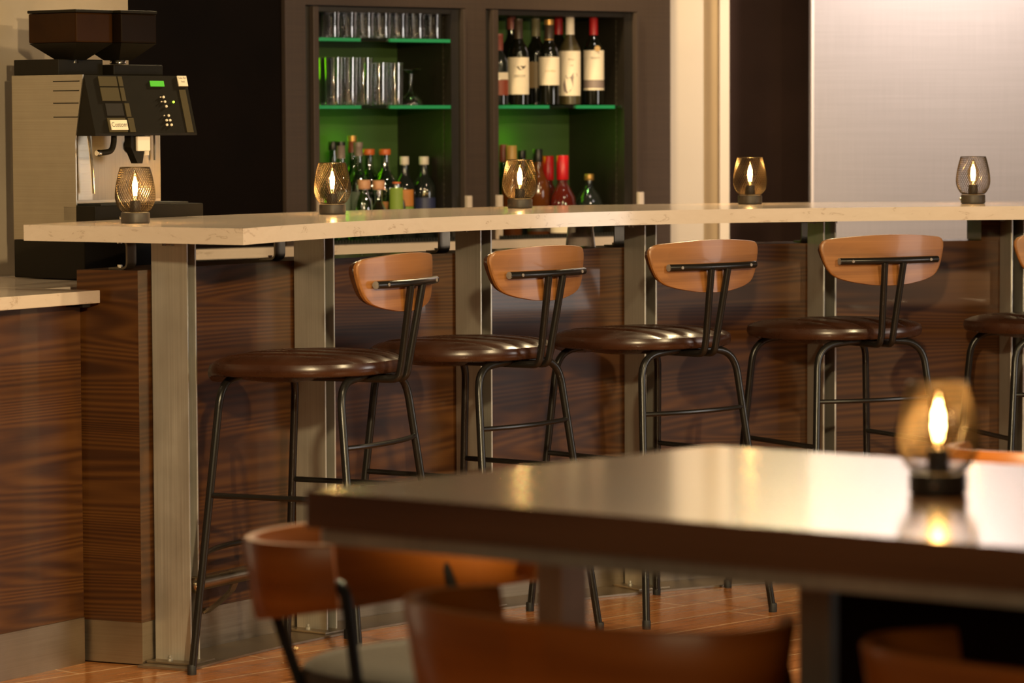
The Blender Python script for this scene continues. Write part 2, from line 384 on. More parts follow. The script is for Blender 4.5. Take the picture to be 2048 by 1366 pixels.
# ------------------------------------------------------------------ the bar: polar frame
CX, CY = 2.0516, 6.8144
def pol(az, r, z=0.0):
    a = R(az); return Vector((CX - r * sin(a), CY + r * cos(a), z))
def azof(p): return math.degrees(math.atan2(CX - p[0], p[1] - CY))
RW = 3.257
_fr = [(-16, 2.70), (0, 2.73), (12, 2.80), (22, 2.875), (31, 2.94), (37, 2.95), (48, 2.925), (60, 2.875), (69.3, 2.85)]
def rfront(az):
    for (a, ra), (b, rb) in zip(_fr, _fr[1:]):
        if az <= b:
            t = max(0, (az - a) / (b - a)); t = t * t * (3 - 2 * t) * .35 + t * .65; return ra + (rb - ra) * t
    return _fr[-1][1]
def arc_solid(az0, az1, r0, r1, z0, z1, step=1.0, skew=None):
    """curved wall piece with a UV map in metres; r0/r1 numbers or functions of az"""
    bm = BM(); lay = bm.loops.layers.uv.new('UVMap'); n = max(2, int(abs(az1 - az0) / step))
    f0 = r0 if callable(r0) else (lambda a: r0); f1 = r1 if callable(r1) else (lambda a: r1)
    cols = []; us = []
    for i in range(n + 1):
        a = az0 + (az1 - az0) * i / n
        a_ = skew(a) if skew else a
        cols.append([bm.verts.new(pol(a, f0(a), z0)), bm.verts.new(pol(a, f0(a), z1)), bm.verts.new(pol(a_, f1(a), z1)), bm.verts.new(pol(a_, f1(a), z0))])
        us.append(R(a) * 3.2)
    def face(vs, uvs):
        f = bm.faces.new(vs)
        for l, uv in zip(f.loops, uvs): l[lay].uv = uv
    for i in range(n):
        a, b = cols[i], cols[i + 1]; u, v = us[i], us[i + 1]
        face((a[0], b[0], b[1], a[1]), ((u, z0), (v, z0), (v, z1), (u, z1)))
        face((a[3], a[2], b[2], b[3]), ((u, z0), (u, z1), (v, z1), (v, z0)))
        face((a[1], b[1], b[2], a[2]), ((u, 0), (v, 0), (v, .3), (u, .3)))
        face((a[0], a[3], b[3], b[0]), ((u, 0), (u, .3), (v, .3), (v, 0)))
    for c, fl in ((cols[0], 1), (cols[-1], 0)):
        w_ = (c[0].co - c[3].co).length
        vs = (c[0], c[1], c[2], c[3]); uv = ((7, z0), (7, z1), (7 + w_, z1), (7 + w_, z0))
        if fl: vs = vs[::-1]; uv = uv[::-1]
        face(vs, uv)
    return bm

# ------------------------------------------------------------------ floor, walls
_a = at(1300, 1214, 0); _b = at(1380, 1201.5, 0)
FLOOR_ROT = -math.atan2(_b.y - _a.y, _b.x - _a.x)
struct('floor', one(box, (-6, -2, -.05), (8, 15, 0)), floor_material())

PSI = R(38)
TB = Vector((cos(PSI), sin(PSI), 0)); NB = Vector((-sin(PSI), cos(PSI), 0))
PB = at(1127, 476, .913)
def back(t, d, z): return Vector((PB.x, PB.y, 0)) + TB * t + NB * d + Vector((0, 0, z))
def tpx(x, d, z=1.4):
    lo, hi = -4.0, 4.0
    for _ in range(50):
        mid = (lo + hi) / 2
        if px(back(mid, d, z))[0] < x: lo = mid
        else: hi = mid
    return lo
MB_ = Matrix.Translation((PB.x, PB.y, 0)) @ Matrix.Rotation(PSI, 4, 'Z')
DF = .05      # depth of the cabinet front plane behind the counter edge
# panelled wall around the two display cabinets
tA0, tA1 = tpx(612, DF), tpx(932, DF)
tB0, tB1 = tpx(972, DF), tpx(1276, DF)
tL, tR = tpx(571, DF), tpx(1341, DF)
ZT0 = at(640, 10, Y=back(tpx(640, DF), DF, 0).y).z
bm = BM()
box(bm, (tL, DF, .913), (tA0, DF + .45, 3.2), MB_); box(bm, (tA1, DF, .913), (tB0, DF + .45, 3.2), MB_)
box(bm, (tB1, DF, 0), (tR, DF + .45, 3.2), MB_)
box(bm, (tA0, DF, ZT0), (tA1, DF + .45, 3.2), MB_); box(bm, (tB0, DF, ZT0), (tB1, DF + .45, 3.2), MB_)
struct('wall_back', bm, cabwood)
tK = tpx(256, DF + .02)
struct('wall_dark', one(box, (tK - .6, DF + .02, 0), (tL, DF + .4, 3.2), MB_), blackpanel)

# work counter in front of the cabinets
wc = empty('work_counter', back(tL, 0, 0), PSI, 'pale stone work counter running under the two display cabinets behind the bar', 'counter')
lM = Matrix.Translation(-Vector((tL, 0, 0)))
bm = BM(); prism(bm, [(tL - 1.2, 0), (tB1 - .001, 0), (tB1 - .001, DF + .44), (tL + .001, DF + .44), (tL + .001, DF + .018), (tL - 1.2, DF + .018)], .880, .9125, lM); obj('worktop', bm, quartz, wc)
obj('counter_body', one(box, (tL - 1.2, .03, .0), (tB1 - .001, DF + .018, .8795), lM), cabdark, wc)
obj('counter_body', one(box, (tL + .001, DF + .019, .0), (tB1 - .001, DF + .43, .8795), lM), cabdark, wc)

def cabinet(t0, t1, zs, label, glowgaps):
    root = empty('display_cabinet', back(t0, DF, .914), PSI, label, 'cabinet')
    W = t1 - t0; H = ZT0 - .914; D = .34; e = .0015
    W -= 2 * e
    s0 = .045; s1 = .05
    bm = BM(); box(bm, (e, D - .02, 0), (W, D, H - .004)); obj('back_panel', bm, cabback, root)
    obj('side_panel', one(box, (e, .012, 0), (s0, D - .021, H - .004)), cabdark, root)
    obj('side_panel', one(box, (W - s1, .012, 0), (W, D - .021, H - .004)), cabdark, root)
    obj('top_panel', one(box, (s0 + .001, .012, H - .02), (W - s1 - .001, D - .021, H - .004)), cabdark, root)
    obj('stile', one(box, (s0 - .022, -.012, 0), (s0, .011, H - .004), None, .002), cabwood, root)
    obj('stile', one(box, (W - .014, -.012, 0), (W - .002, .011, H - .004), None, .002), cabwood, root)
    for z in zs:
        zz = z - .914
        sh = obj('glass_shelf', one(box, (s0 + .002, .02, zz - .010), (W - s1 - .002, D - .03, zz), None, .001), glass_shelf_m, root)
        for g0, g1 in glowgaps:
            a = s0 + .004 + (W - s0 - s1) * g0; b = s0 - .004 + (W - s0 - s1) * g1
            obj('edge_glow', one(box, (a, .010, zz - .011), (b, .0185, zz + .0)), edgeglow, sh)  # glowing strip added for the lit look of the shelf's front edge
    for side in (0, 1):
        bm = BM(); x = s0 + .0012 if side == 0 else W - s1 - .0012
        box(bm, (x - .0008, .053, .02), (x + .0004 * (1 if side == 0 else -1), .057, H - .03))
        for k in range(34):
            z = .03 + k * .0225
            if z < H - .03: lathe(bm, [(.003, -.0012), (.003, .0012)], 8, (0, 0, 0), Matrix.Translation((x, .055, z)) @ Matrix.Rotation(pi / 2, 4, 'Y'))
        obj('shelf_pin_strip', bm, steel_pin, root)
    for x in (s0 - .014, W - .012):
        obj('stone_foot', one(box, (x - .003, -.030, .0), (x + .017, -.013, .150), None, .002), quartz, root)
    return root
Z1, Z2 = 1.589, 1.368
gapA = [(0, .335), (.535, 1.0)]; gapB = [(0, .42), (.62, .93)]
cabA = cabinet(tA0, tA1, (Z1, Z2), 'dark veneer display cabinet holding the tumblers and highball glasses', gapA)
cabB = cabinet(tB0, tB1, (Z2,), 'dark veneer display cabinet holding the wine bottles', gapB)
def inlight(t, d, z, e, col, s=.05):
    light('cabinet_led', 'POINT', back(t, d, z), None, e, col, s)
G = (.26, 1, .0)
inlight(tA0 + .13, DF + .25, Z2 - .045, .33, G); inlight(tA0 + .35, DF + .25, 1.25, .22, G)
inlight(tA0 + .10, DF + .28, 1.50, .14, G); inlight(tA0 + .12, DF + .29, 1.0, .25, G)
inlight(tB0 + .12, DF + .25, Z2 - .045, .33, G); inlight(tB0 + .33, DF + .25, 1.25, .25, G)
inlight(tB0 + .10, DF + .29, 1.0, .2, G)
# bar mats
bm = BM(); ta, tb_ = tA0 + .05, tA1 - .05
def mat_bm(a, b):
    bm = BM(); box(bm, (a, .012, .9135), (b, DF + .26, .918), MB_)
    n = int((b - a) / .012)
    for k in range(n): box(bm, (a + k * .012, .012, .918), (a + k * .012 + .006, .02, .927), MB_)
    return bm
tag(obj('bar_mat', mat_bm(tA0 + .03, tA1 - .04), rubber), 'black ribbed rubber mat under the clear spirit bottles', 'mat')
tag(obj('bar_mat', mat_bm(tB0 + .03, tB1 - .04), rubber), 'black ribbed rubber mat under the red wax topped bottles', 'mat')

# right hand end of the room
YW = 12.5
def xat(x, Y, z=1.4): return at(x, 200, Y=Y).x
xr = xat(1627.5, YW)
struct('wall_right', one(box, (xr, YW, 0), (7.5, YW + .2, 3.3)), wallpaper)
struct('trim_1', one(box, (xr - .009, YW - .006, 0), (xr - .0005, YW + .02, 3.3)), plain('trim_grey', (.42, .36, .32), rough=.4))
struct('wall_recess', one(box, (xat(1452, 12.75), 12.75, 0), (xr + .02, 12.9, 3.3)), darkpanel)
yP = 12.25
x0, x1, x2, x3, x4 = (xat(v, yP) for v in (1338, 1407, 1418, 1440, 1459.5))
bm = BM(); box(bm, (x0 - .25, yP, 0), (x1, yP + .5, 3.3))
struct('trim_2', bm, cream)
struct('trim_3', one(box, (x1 + .001, yP + .13, 0), (x3 + .0, yP + .5, 3.3)), cream_shaded)  # set-back strip, its shade painted by the beige tone
struct('trim_4', one(box, (x3 + .001, yP + .02, 0), (x4, yP + .49, 3.3)), cream)

# marble wall behind the coffee machine and the lower counter
A0 = at(172, 1325, 0); A1 = at(0, 1363.6, 0)
TL_ = (A0 - A1).normalized(); NL = Vector((-TL_.y, TL_.x, 0)); ANG = math.atan2(TL_.y, TL_.x)
ML = Matrix.Translation((A0.x, A0.y, 0)) @ Matrix.Rotation(ANG, 4, 'Z')
iML = ML.inverted()
def lx(x, d, z):
    lo, hi = -3.0, 3.0
    for _ in range(50):
        mid = (lo + hi) / 2
        if px(ML @ Vector((mid, d, z)))[0] < x: lo = mid
        else: hi = mid
    return lo
WD = .64
struct('wall_left', one(box, (-2.2, WD, 0), (lx(256, WD, 1.6), WD + .12, 3.2), ML), marble)
e1 = lx(197, -.06, .9)
lc = empty('side_counter', ML @ Vector((0, 0, 0)), ANG, 'lower walnut fronted side counter with pale stone top at the left end of the bar', 'counter')
obj('front_panel', one(box, (-2.1, .0, .1125), (-.006, .02, .8755)), walnut, lc)
obj('counter_body', one(box, (-2.1, .021, 0), (e1 - .001, WD - .005, .875)), cabdark, lc)
obj('kick_plate', one(box, (-2.1, -.002, .0), (-.006, .019, .112)), steel_kick, lc)
obj('worktop', one(box, (-2.1, -.065, .880), (e1, WD - .004, .911), None, .002), quartz, lc)
obj('rear_worktop', one(box, (e1 + .0005, .105, .880), (.60, WD - .004, .911), None, .002), quartz, lc)
obj('rear_body', one(box, (e1 + .0005, .12, 0), (.58, WD - .006, .8795)), cabdark, lc)
obj('bracket', one(box, (e1 - .05, -.05, .871), (e1 - .02, .0, .879)), black_metal, lc)

# ------------------------------------------------------------------ bar body
bar = empty('bar_counter', pol(30, RW), 0, 'curved pale quartz bar counter on a walnut front wall', 'bar')
inv = Matrix.Translation(-Vector(bar.location))
def barpart(name, bm, mat, smooth=False, parent=None):
    for v in bm.verts: v.co = inv @ v.co
    return obj(name, bm, mat, parent or bar, smooth)
AZE = 64.95
WT = .172
barpart('front_wall', arc_solid(-14, AZE, RW, RW + WT, .1055, .958), walnut, True)
kp = barpart('kick_plate', arc_solid(-14, AZE, RW - .0015, RW + WT + .0015, .004, .105), steel_kick, True)
barpart('floor_strip', arc_solid(-14, AZE + .5, 3.107, RW - .004, .0005, .006), steel_kick, True)
barpart('countertop', arc_solid(-14, 69.35, rfront, lambda a: rfront(a) + .65, 1.032, 1.070, .8, lambda a: a - 2.35 * max(0, (a - 50) / 19.35) ** 2), quartz, True)
# wood pier between wall and counter at the far right
pa0 = azof(at(1938, 470, Y=10.1)); pa1 = azof(at(2007, 470, Y=10.1))
barpart('wood_pier', arc_solid(pa1, pa0, RW - .004, RW + .12, .9585, 1.0315), walnut, True)
# low shelf behind the front wall
barpart('inner_worktop', arc_solid(-12, 51.5, RW + .20, RW + .48, .868, .890), quartz, True)
barpart('inner_body', arc_solid(-12, 51.5, RW + .21, RW + .46, .0, .867), cabdark, True)
# walnut panel joints: shallow reveals at every post
# foot rail
rail = empty('foot_rail', pol(30, 3.17, .193), 0, 'steel tube foot rail with a round ball end running along the bar', 'foot rail')
inv2 = Matrix.Translation(-Vector(rail.location))
bm = BM(); tube(bm, [pol(63.0 - k * .77, 3.165, .193) for k in range(98)], .019, 16)
for v in bm.verts: v.co = inv2 @ v.co
obj('rail_tube', bm, steel_material('rail_steel', (.36, .30, .22), (.50, .42, .32), rough=.3, along='X'), rail, True)
bm = BM(); bmesh.ops.create_uvsphere(bm, u_segments=24, v_segments=14, radius=.0215)
for v in bm.verts: v.co += inv2 @ pol(63.3, 3.158, .193)
obj('ball_end', bm, plain('rail_ball', (.6, .48, .32), rough=.25, met=1.0), rail, True)
for az in (60.0, 49.5, 39, 28.5, 18):
    bm = BM(); P0 = [pol(az, 3.165, .175), pol(az, 3.175, .155), pol(az, 3.21, .125), pol(az, 3.252, .095)]
    for i in range(3):
        a, b = P0[i], P0[i + 1]; t = Vector((cos(R(az)), sin(R(az)), 0)) * .012; n = (b - a).cross(t).normalized() * .003
        q = [bm.verts.new(p + s1_ * t + s2_ * n) for p in (a, b) for s1_ in (-1, 1) for s2_ in (-1, 1)]
        for f in ((0, 1, 3, 2), (4, 6, 7, 5), (0, 2, 6, 4), (1, 5, 7, 3), (0, 4, 5, 1), (2, 3, 7, 6)): bm.faces.new([q[k] for k in f])
    for v in bm.verts: v.co = inv2 @ v.co
    obj('bracket', bm, steel_kick, rail)

# steel posts: two parallel flat plates, mounting plate with bolts
def make_post(label, az):
    r0, r1 = 3.150, 3.251
    root = empty('bar_post', pol(az, RW), R(az), label, 'post', 'steel posts carrying the bar counter')
    # local x: along the bar, local y: away from the customer (0 at the wall face)
    g = .0185
    for s in (-1, 1):
        obj('plate', one(box, (s * g - .0028, -.107, .0065), (s * g + .0028, -.006, 1.023), None, .0012), steel, root)
    obj('base_plate', one(box, (-.060, -.135, .0062), (.045, -.0045, .0115), None, .001), steel_kick, root)
    mp = obj('mounting_plate', one(box, (-.055, -.11, 1.0235), (.045, -.006, 1.0315), None, .001), steel, root)
    for x, y in ((-.035, -.075), (-.03, -.05), (.034, -.075)):
        obj('bolt', one(lathe, [(.006, 0), (.006, .006)], 6, (x, y, 1.017)), chrome, mp)
    obj('anchor_bolt', one(lathe, [(.007, 0), (.007, .006), (.004, .008), (.004, .014)], 8, (-.04, -.06, .0117)), steel, root)
    return root
PAZ = [63.65, 53.05, 42.3, 31.9, 21.25, 10.6]
posts_l = ['steel post at the left end of the bar beside the foot rail ball end', 'steel post behind the seat of the stool nearest the bar end',
           'steel post between the two leftmost stools of the bar', 'steel post partly behind the third stool from the bar end',
           'steel post behind the fourth stool backrest, second post from the right', 'steel post at the right edge beside the wood pier']
p0 = make_post(posts_l[0], PAZ[0])
for l, az in zip(posts_l[1:], PAZ[1:]):
    c = dup(p0, pol(az, RW), R(az), l)
# C shaped brackets between wall top and counter
def make_clip(label, az):
    root = empty('counter_bracket', pol(az, RW + .05, .9585), R(az), label, 'bracket', 'bent steel brackets under the counter')
    cx = [(.0, .0), (.0, .005), (-.0, .0)]
    out = smoothpath([(0, .052, .0025), (0, .0, .0025), (0, .0, .0700), (0, .052, .0700)], .016, 5)
    bm = BM(); rows = []
    n = len(out)
    for i, p in enumerate(out):
        t = (out[min(i + 1, n - 1)] - out[max(i - 1, 0)]).normalized(); nn = Vector((0, -t.z, t.y)) * .0024
        rows.append([bm.verts.new(p + Vector((x, 0, 0)) + s * nn) for x, s in ((-.02, -1), (.02, -1), (.02, 1), (-.02, 1))])
    for a, b in zip(rows, rows[1:]):
        for k in range(4): bm.faces.new((a[k], a[(k + 1) % 4], b[(k + 1) % 4], b[k]))
    bm.faces.new(rows[0]); bm.faces.new(rows[-1])
    st = obj('strap', bm, steel_dark, root, True)
    obj('bolt', one(lathe, [(.006, 0), (.006, .006)], 6, (0, .032, .005)), chrome, root)
    obj('bolt', one(lathe, [(.006, 0), (.006, .005)], 6, (0, .032, .0625)), chrome, root)
    return root
clip_x = [(262, 'left of the end post of the bar'), (559, 'left of the second post, above the walnut wall'), (888, 'just left of the third post, above the first stool backrest'),
          (1240, 'left of the fourth post, beside the upturned tumbler'), (1615, 'left of the fifth post, above the gap between two backrests'), (2022, 'right of the wood pier')]
c0 = None
for x, l in clip_x:
    lo, hi = -12.0, 70.0
    for _ in range(40):
        mid = (lo + hi) / 2
        if px(pol(mid, RW + .05, 1.0))[0] > x: lo = mid
        else: hi = mid
    l = 'bent steel counter bracket ' + l
    if c0 is None: c0 = make_clip(l, lo)
    else: dup(c0, pol(lo, RW + .05, .9585), R(lo), l)
# ------------------------------------------------------------------ bar stools
def tubebm(pts, r, rad=.03, n=12, k=6): return one(tube, smoothpath(pts, rad, k), r, n)
def seat_bm():
    """leather cushion: superellipse plan, domed top with channels running front to back, drooping front lip"""
    bm = BM(); NR, NA = 26, 144; yo = .020; hx, hy = .233, .218
    def plan(r, a):
        c, s = cos(a), sin(a); e = 2 / 2.5
        x = hx * r * math.copysign(abs(c) ** e, c); y = hy * r * math.copysign(abs(s) ** e, s)
        if y < 0: x *= 1 - .10 * (-y / hy) ** 2
        return x, y
    def lip(x, y): return -.030 * max(0, (y / hy - .62) / .38) ** 2 - .004 * max(0, y / hy)
    def top(x, y, r):
        z = .766 - .008 * r ** 2 - .013 * r ** 9
        xx = x * (1 + .55 * (y / hy) * 0); g = 0
        for gx in (-.135, -.045, .045, .135):
            cx_ = gx * (1 - .25 * max(0, -y / hy))
            g += math.exp(-((xx - cx_) / .009) ** 2)
        z -= .010 * g * max(0, 1 - r ** 10)
        return z + lip(x, y)
    rings = []
    for i in range(NR):
        r = (i + 1) / NR; r = r ** .8
        ring = []
        for k in range(NA):
            x, y = plan(r, 2 * pi * k / NA); ring.append(bm.verts.new((x, y + yo, top(x, y, r))))
        rings.append(ring)
    ctr = bm.verts.new((0, yo, top(0, 0, 0)))
    for k in range(NA): bm.faces.new((ctr, rings[0][k], rings[0][(k + 1) % NA]))
    for r_, dz in ((1.010, -.007), (1.014, -.014), (1.008, -.022), (.992, -.028), (.96, -.031), (.5, -.031)):
        ring = []
        for k in range(NA):
            x, y = plan(r_, 2 * pi * k / NA); ring.append(bm.verts.new((x, y + yo, .745 + dz + lip(x, y))))
        rings.append(ring)
    for a, b in zip(rings, rings[1:]):
        for k in range(NA): bm.faces.new((a[k], b[k], b[(k + 1) % NA], a[(k + 1) % NA]))
    bm.faces.new(rings[-1]); return bm
def backrest_outline(i=0.0):
    half = [(0, 1.003), (.06, 1.002), (.12, .9985), (.178, .9935), (.192, .989), (.199, .978), (.199, .966), (.190, .935), (.180, .910), (.170, .896), (.155, .887), (.12, .8765), (.06, .867)]
    half = [((x - i if x > .15 else x), (z - i if z > .95 else z + i)) for x, z in half]
    return half + [(0, .864 + i)] + [(-x, z) for x, z in half[:0:-1]]
def curved_plate(outline, y_of, thick, sub=5, bev=.003):
    """outline in x,z bent along y = y_of(x); subdivided so that the bend is smooth"""
    P = []
    n = len(outline)
    for i in range(n):
        a = Vector(outline[i]).to_3d(); b = Vector(outline[(i + 1) % n]).to_3d(); m_ = max(1, int((b - a).length / .012))
        for k in range(m_): P.append(a.lerp(b, k / m_))
    # Catmull style smoothing of the outline
    for _ in range(1):
        Q = [P[i] * .5 + (P[i - 1] + P[(i + 1) % len(P)]) * .25 for i in range(len(P))]; P = Q
    xs = [p.x for p in P]; cz = sum(p.y for p in P) / len(P)
    bm = BM(); loops = []
    prof = ((0, .86), (0, 1.0), ) 
    layers = [(0.0, .965), (0.0, .985), (thick * .18, 1.0), (thick * .82, 1.0), (thick, .985), (thick, .965)]
    # rings towards the centre for a well bent face
    def ring(s, dy):
        return [bm.verts.new((p.x * s, y_of(p.x * s) + dy, cz + (p.y - cz) * s)) for p in P]
    seq = [(.02, 0), (.25, 0), (.5, 0), (.75, 0), (.9, 0)] 
    R_ = [ring(s, 0.0) for s, _ in seq] + [ring(s, d) for d, s in layers] + [ring(s, thick) for s, _ in seq[::-1]]
    m_ = len(P)
    for a, b in zip(R_, R_[1:]):
        for k in range(m_): bm.faces.new((a[k], a[(k + 1) % m_], b[(k + 1) % m_], b[k]))
    bm.faces.new(R_[0]); bm.faces.new(R_[-1])
    return bm
yb = lambda x: -.258 + 1.02 * x * x
def make_stool(label):
    t = empty('bar_stool', (0, 0, 0), 0, label, 'stool', 'leather seat stools along the bar')
    F = {'fl': ((-.234, .212), (-.187, .156)), 'fr': ((.234, .212), (.187, .156)), 'bl': ((-.232, -.242), (-.173, -.163)), 'br': ((.232, -.242), (.173, -.163))}
    def on(k, z): (a, b), (c, d) = F[k]; s = z / .66; return Vector((a + (c - a) * s, b + (d - b) * s, z))
    for k in F:
        top = on(k, .705); x = top.x; sg = 1 if x > 0 else -1
        lg = obj('leg', tubebm([on(k, .012), on(k, .700), Vector((sg * .02, on(k, .71).y + (-.004 if k[0] == 'f' else .004), .7125))], .0098, .062, 12, 8), black_metal, t, True)
        obj('foot_cap', one(lathe, [(.0108, 0), (.0112, .004), (.0112, .020), (.0101, .024)], 14, (on(k, 0).x, on(k, 0).y, 0)), dark_cap, lg, True)
        if k[0] == 'f': pass
    def stretch(a, b, z, bow=(0, 0, 0), r=.0062):
        A, B = on(a, z), on(b, z); pts = [A + (B - A) * s + Vector(bow) * (4 * s * (1 - s)) for s in [i / 10 for i in range(11)]]
        o = obj('stretcher', one(tube, pts, r, 10), black_metal, t, True)
        return o
    stretch('fl', 'bl', .428, r=.0068); stretch('fr', 'br', .428, r=.0068)
    stretch('bl', 'br', .550, (0, -.028, 0)); stretch('fl', 'fr', .285, (0, .050, .0), .0068)
    # backrest frame
    for s in (-1, 1):
        up = [(s * .030, -.276, .928), (s * .0255, -.262, .840), (s * .019, -.244, .740), (s * .019, -.236, .703), (s * .02, -.19, .7015), (s * .03, .0, .703)]
        P = smoothpath([up[0], up[2], up[3], up[5]], .045, 8)
        obj('back_upright', one(tube, P, .0093, 12), black_metal, t, True)
    bar_ = [(x, yb(x) - .0115 - .004, .933) for x in [-.156 + .026 * i for i in range(13)]]
    tb = obj('back_bar', one(tube, bar_, .0093, 14), black_metal, t, True)
    for s in (-1, 1):
        obj('end_plug', one(lathe, [(.0094, 0), (.009, .002), (.0, .003)], 12, (0, 0, 0), Matrix.Translation((s * .1561, yb(.156) - .0155, .933)) @ Matrix.Rotation(s * pi / 2, 4, 'Y') @ Matrix.Rotation(0, 4, 'X')), grey_cap, tb, True)
        obj('screw', one(lathe, [(.0045, 0), (.004, .002), (.001, .0022)], 10, (0, 0, 0), Matrix.Translation((s * .125, yb(.125) - .0155 - .0090, .933)) @ Matrix.Rotation(pi / 2, 4, 'X')), grey_cap, tb, True)
    br_ = obj('backrest', curved_plate(backrest_outline(), lambda x: yb(x) - .002, .011), beech, t, True)
    obj('backrest_pad', curved_plate(backrest_outline(.004), lambda x: yb(x) + .0095, .016), leather, t, True)
    obj('seat', seat_bm(), leather, t, True)
    bm = BM(); lathe(bm, [(.0, .688), (.06, .6895), (.105, .696), (.128, .706), (.13, .712)], 36, (0, .085, 0)); obj('seat_pan', bm, leather, t, True)
    return t
stool_pose = [((-.475, 8.183), 64.9), ((-.110, 8.682), 53.0), ((.361, 9.092), 41.0), ((.909, 9.456), 26.9), ((1.530, 9.640), 12.5)]
sl = ['leftmost bar stool with brown leather seat and wooden back, nearest the bar end', 'second bar stool from the left, below the middle table lamp on the bar',
      'middle bar stool of the row, its backrest in front of the pale pillar', 'bar stool with wide wooden back, fourth from the left end of the bar', 'bar stool cut off by the right edge of the photo']
s0 = make_stool(sl[0]); s0.location = (*stool_pose[0][0], 0); s0.rotation_euler = (0, 0, R(stool_pose[0][1]))
for (p, a), l in list(zip(stool_pose, sl))[1:]: dup(s0, (*p, 0), R(a), l)

# ------------------------------------------------------------------ table lamps with wire shade
LP = [(.030, .027), (.0375, .033), (.0445, .045), (.0482, .058), (.0487, .066), (.0478, .080), (.0452, .097), (.0410, .116), (.0357, .1345)]
def lrad(z):
    for (r0, z0), (r1, z1) in zip(LP, LP[1:]):
        if z <= z1: t = (z - z0) / (z1 - z0); return r0 + (r1 - r0) * t
    return LP[-1][0]
def make_lamp(label, group):
    t = empty('table_lamp', (0, 0, 0), 0, label, 'lamp', group)
    base = obj('lamp_base', one(lathe, [(.0315, 0), (.0345, .0015), (.0350, .004), (.0350, .023), (.0340, .0255), (.028, .0262)], 40), lampbase, t, True)
    obj('switch', one(lathe, [(.004, 0), (.004, .003), (.003, .004)], 12, (0, 0, 0), Matrix.Translation((-.0335, -.008, .013)) @ Matrix.Rotation(-pi / 2, 4, 'Y')), chrome, base, True)
    bm = BM(); NW, NS = 46, 26
    for d in (1, -1):
        for k in range(NW):
            pts = []
            for i in range(NS + 1):
                z = .028 + (.1345 - .028) * i / NS; r = lrad(z) + d * .00035; a = 2 * pi * k / NW + d * 1.25 * i / NS * (1.0)
                pts.append((r * cos(a), r * sin(a), z))
            tube(bm, pts, .00062, 3, False)
    for z, rr in ((.028, .0009), (.1350, .0010)):
        tube(bm, [((lrad(z)) * cos(2 * pi * k / 40), (lrad(z)) * sin(2 * pi * k / 40), z) for k in range(41)], rr, 5, False)
    obj('wire_shade', bm, lampwire, t, True, uv=False)
    obj('bulb_socket', one(lathe, [(.0125, .0265), (.0135, .030), (.0135, .050), (.0120, .055)], 20), lampbase, t, True)
    bulb = obj('bulb', one(lathe, [(.008, .0552), (.0105, .060), (.0155, .073), (.0170, .083), (.0160, .094), (.0115, .108), (.0060, .119), (.0020, .127), (.0, .128)], 24), bulbglass, t, True)
    bm = BM()
    for q in range(4):
        a = q * pi / 2 + .5
        tube(bm, [(.0035 * cos(a), .0035 * sin(a), .066), (.0060 * cos(a), .0060 * sin(a), .080), (.0052 * cos(a), .0052 * sin(a), .095), (.0016 * cos(a), .0016 * sin(a), .112)], .00075, 5)
    obj('filament', bm, filament, bulb, True)
    return t
def lamp_light(p, e=2.2):
    l = light('lamp_bulb_light', 'POINT', (p[0], p[1], p[2] + .088), None, e, (1, .62, .26), .008)
lamps = [(271, 446.0, 'table lamp with wire shade at the left end of the bar, before the coffee machine'), (665, 428.0, 'table lamp with wire shade on the bar in front of the glassware cabinet'),
         (1040, 416, 'table lamp with wire shade on the bar in front of the wine cabinet'), (1500, 408, 'table lamp with wire shade on the bar in front of the dark wall recess'), (1946, 407, 'table lamp with wire shade on the bar in front of the grey wallpaper')]
GL = 'wire shade table lamps standing on the bar'
l0 = None
for x, y, l in lamps:
    p = at(x, y, 1.0705); p.z = 1.0704
    r_ = math.hypot(p.x - CX, p.y - CY); a_ = azof(p)
    if l0 is None: l0 = make_lamp(l, GL); l0.location = p
    else: dup(l0, p, .3 * x, l)
    lamp_light(p)

# ------------------------------------------------------------------ front table
TZ = .86
tA = at(607, 981, TZ); tB = at(1425, 891, TZ)
td = Vector((.80, -.60, 0)).normalized()
dAB = (tB - tA); dAB.z = 0
Lt = 2.1
tbl = empty('dining_table', (tA.x, tA.y, 0), math.atan2(td.y, td.x), 'high walnut table with steel edged underside in the front of the photo', 'table')
iv = Matrix.Rotation(-math.atan2(td.y, td.x), 4, 'Z')
B_ = iv @ dAB
def rounded(pts, r, n=5):
    P = [Vector((p[0], p[1], 0)) for p in pts]; out = []
    for i in range(len(P)):
        a, b, c = P[i - 1], P[i], P[(i + 1) % len(P)]; d1 = (a - b).normalized() * r; d2 = (c - b).normalized() * r; p, q = b + d1, b + d2
        for k in range(n + 1): t = k / n; v = (1 - t) ** 2 * p + 2 * t * (1 - t) * b + t * t * q; out.append((v.x, v.y))
    return out
W_ = B_.y
top_pts = rounded([(0, 0), (Lt, 0), (Lt, W_), (B_.x, W_)], .006)
bm = BM(); prism(bm, top_pts, TZ - .046, TZ)
obj('tabletop', bm, tabwood, tbl)
ip = rounded([(.012, .012), (Lt - .012, .012), (Lt - .012, W_ - .012), (B_.x + .012, W_ - .012)], .012)
bm = BM(); prism(bm, ip, TZ - .066, TZ - .0465); obj('steel_frame', bm, steel, tbl)
def tloc(px_, v):       # local x on the line local y=v seen at pixel column px_
    lo, hi = -1.0, 3.0; M_ = Matrix.Translation((tA.x, tA.y, 0)) @ Matrix.Rotation(math.atan2(td.y, td.x), 4, 'Z')
    for _ in range(40):
        mid = (lo + hi) / 2
        if px(M_ @ Vector((mid, v, .6)))[0] < px_: lo = mid
        else: hi = mid
    return lo
vm = W_ * .52
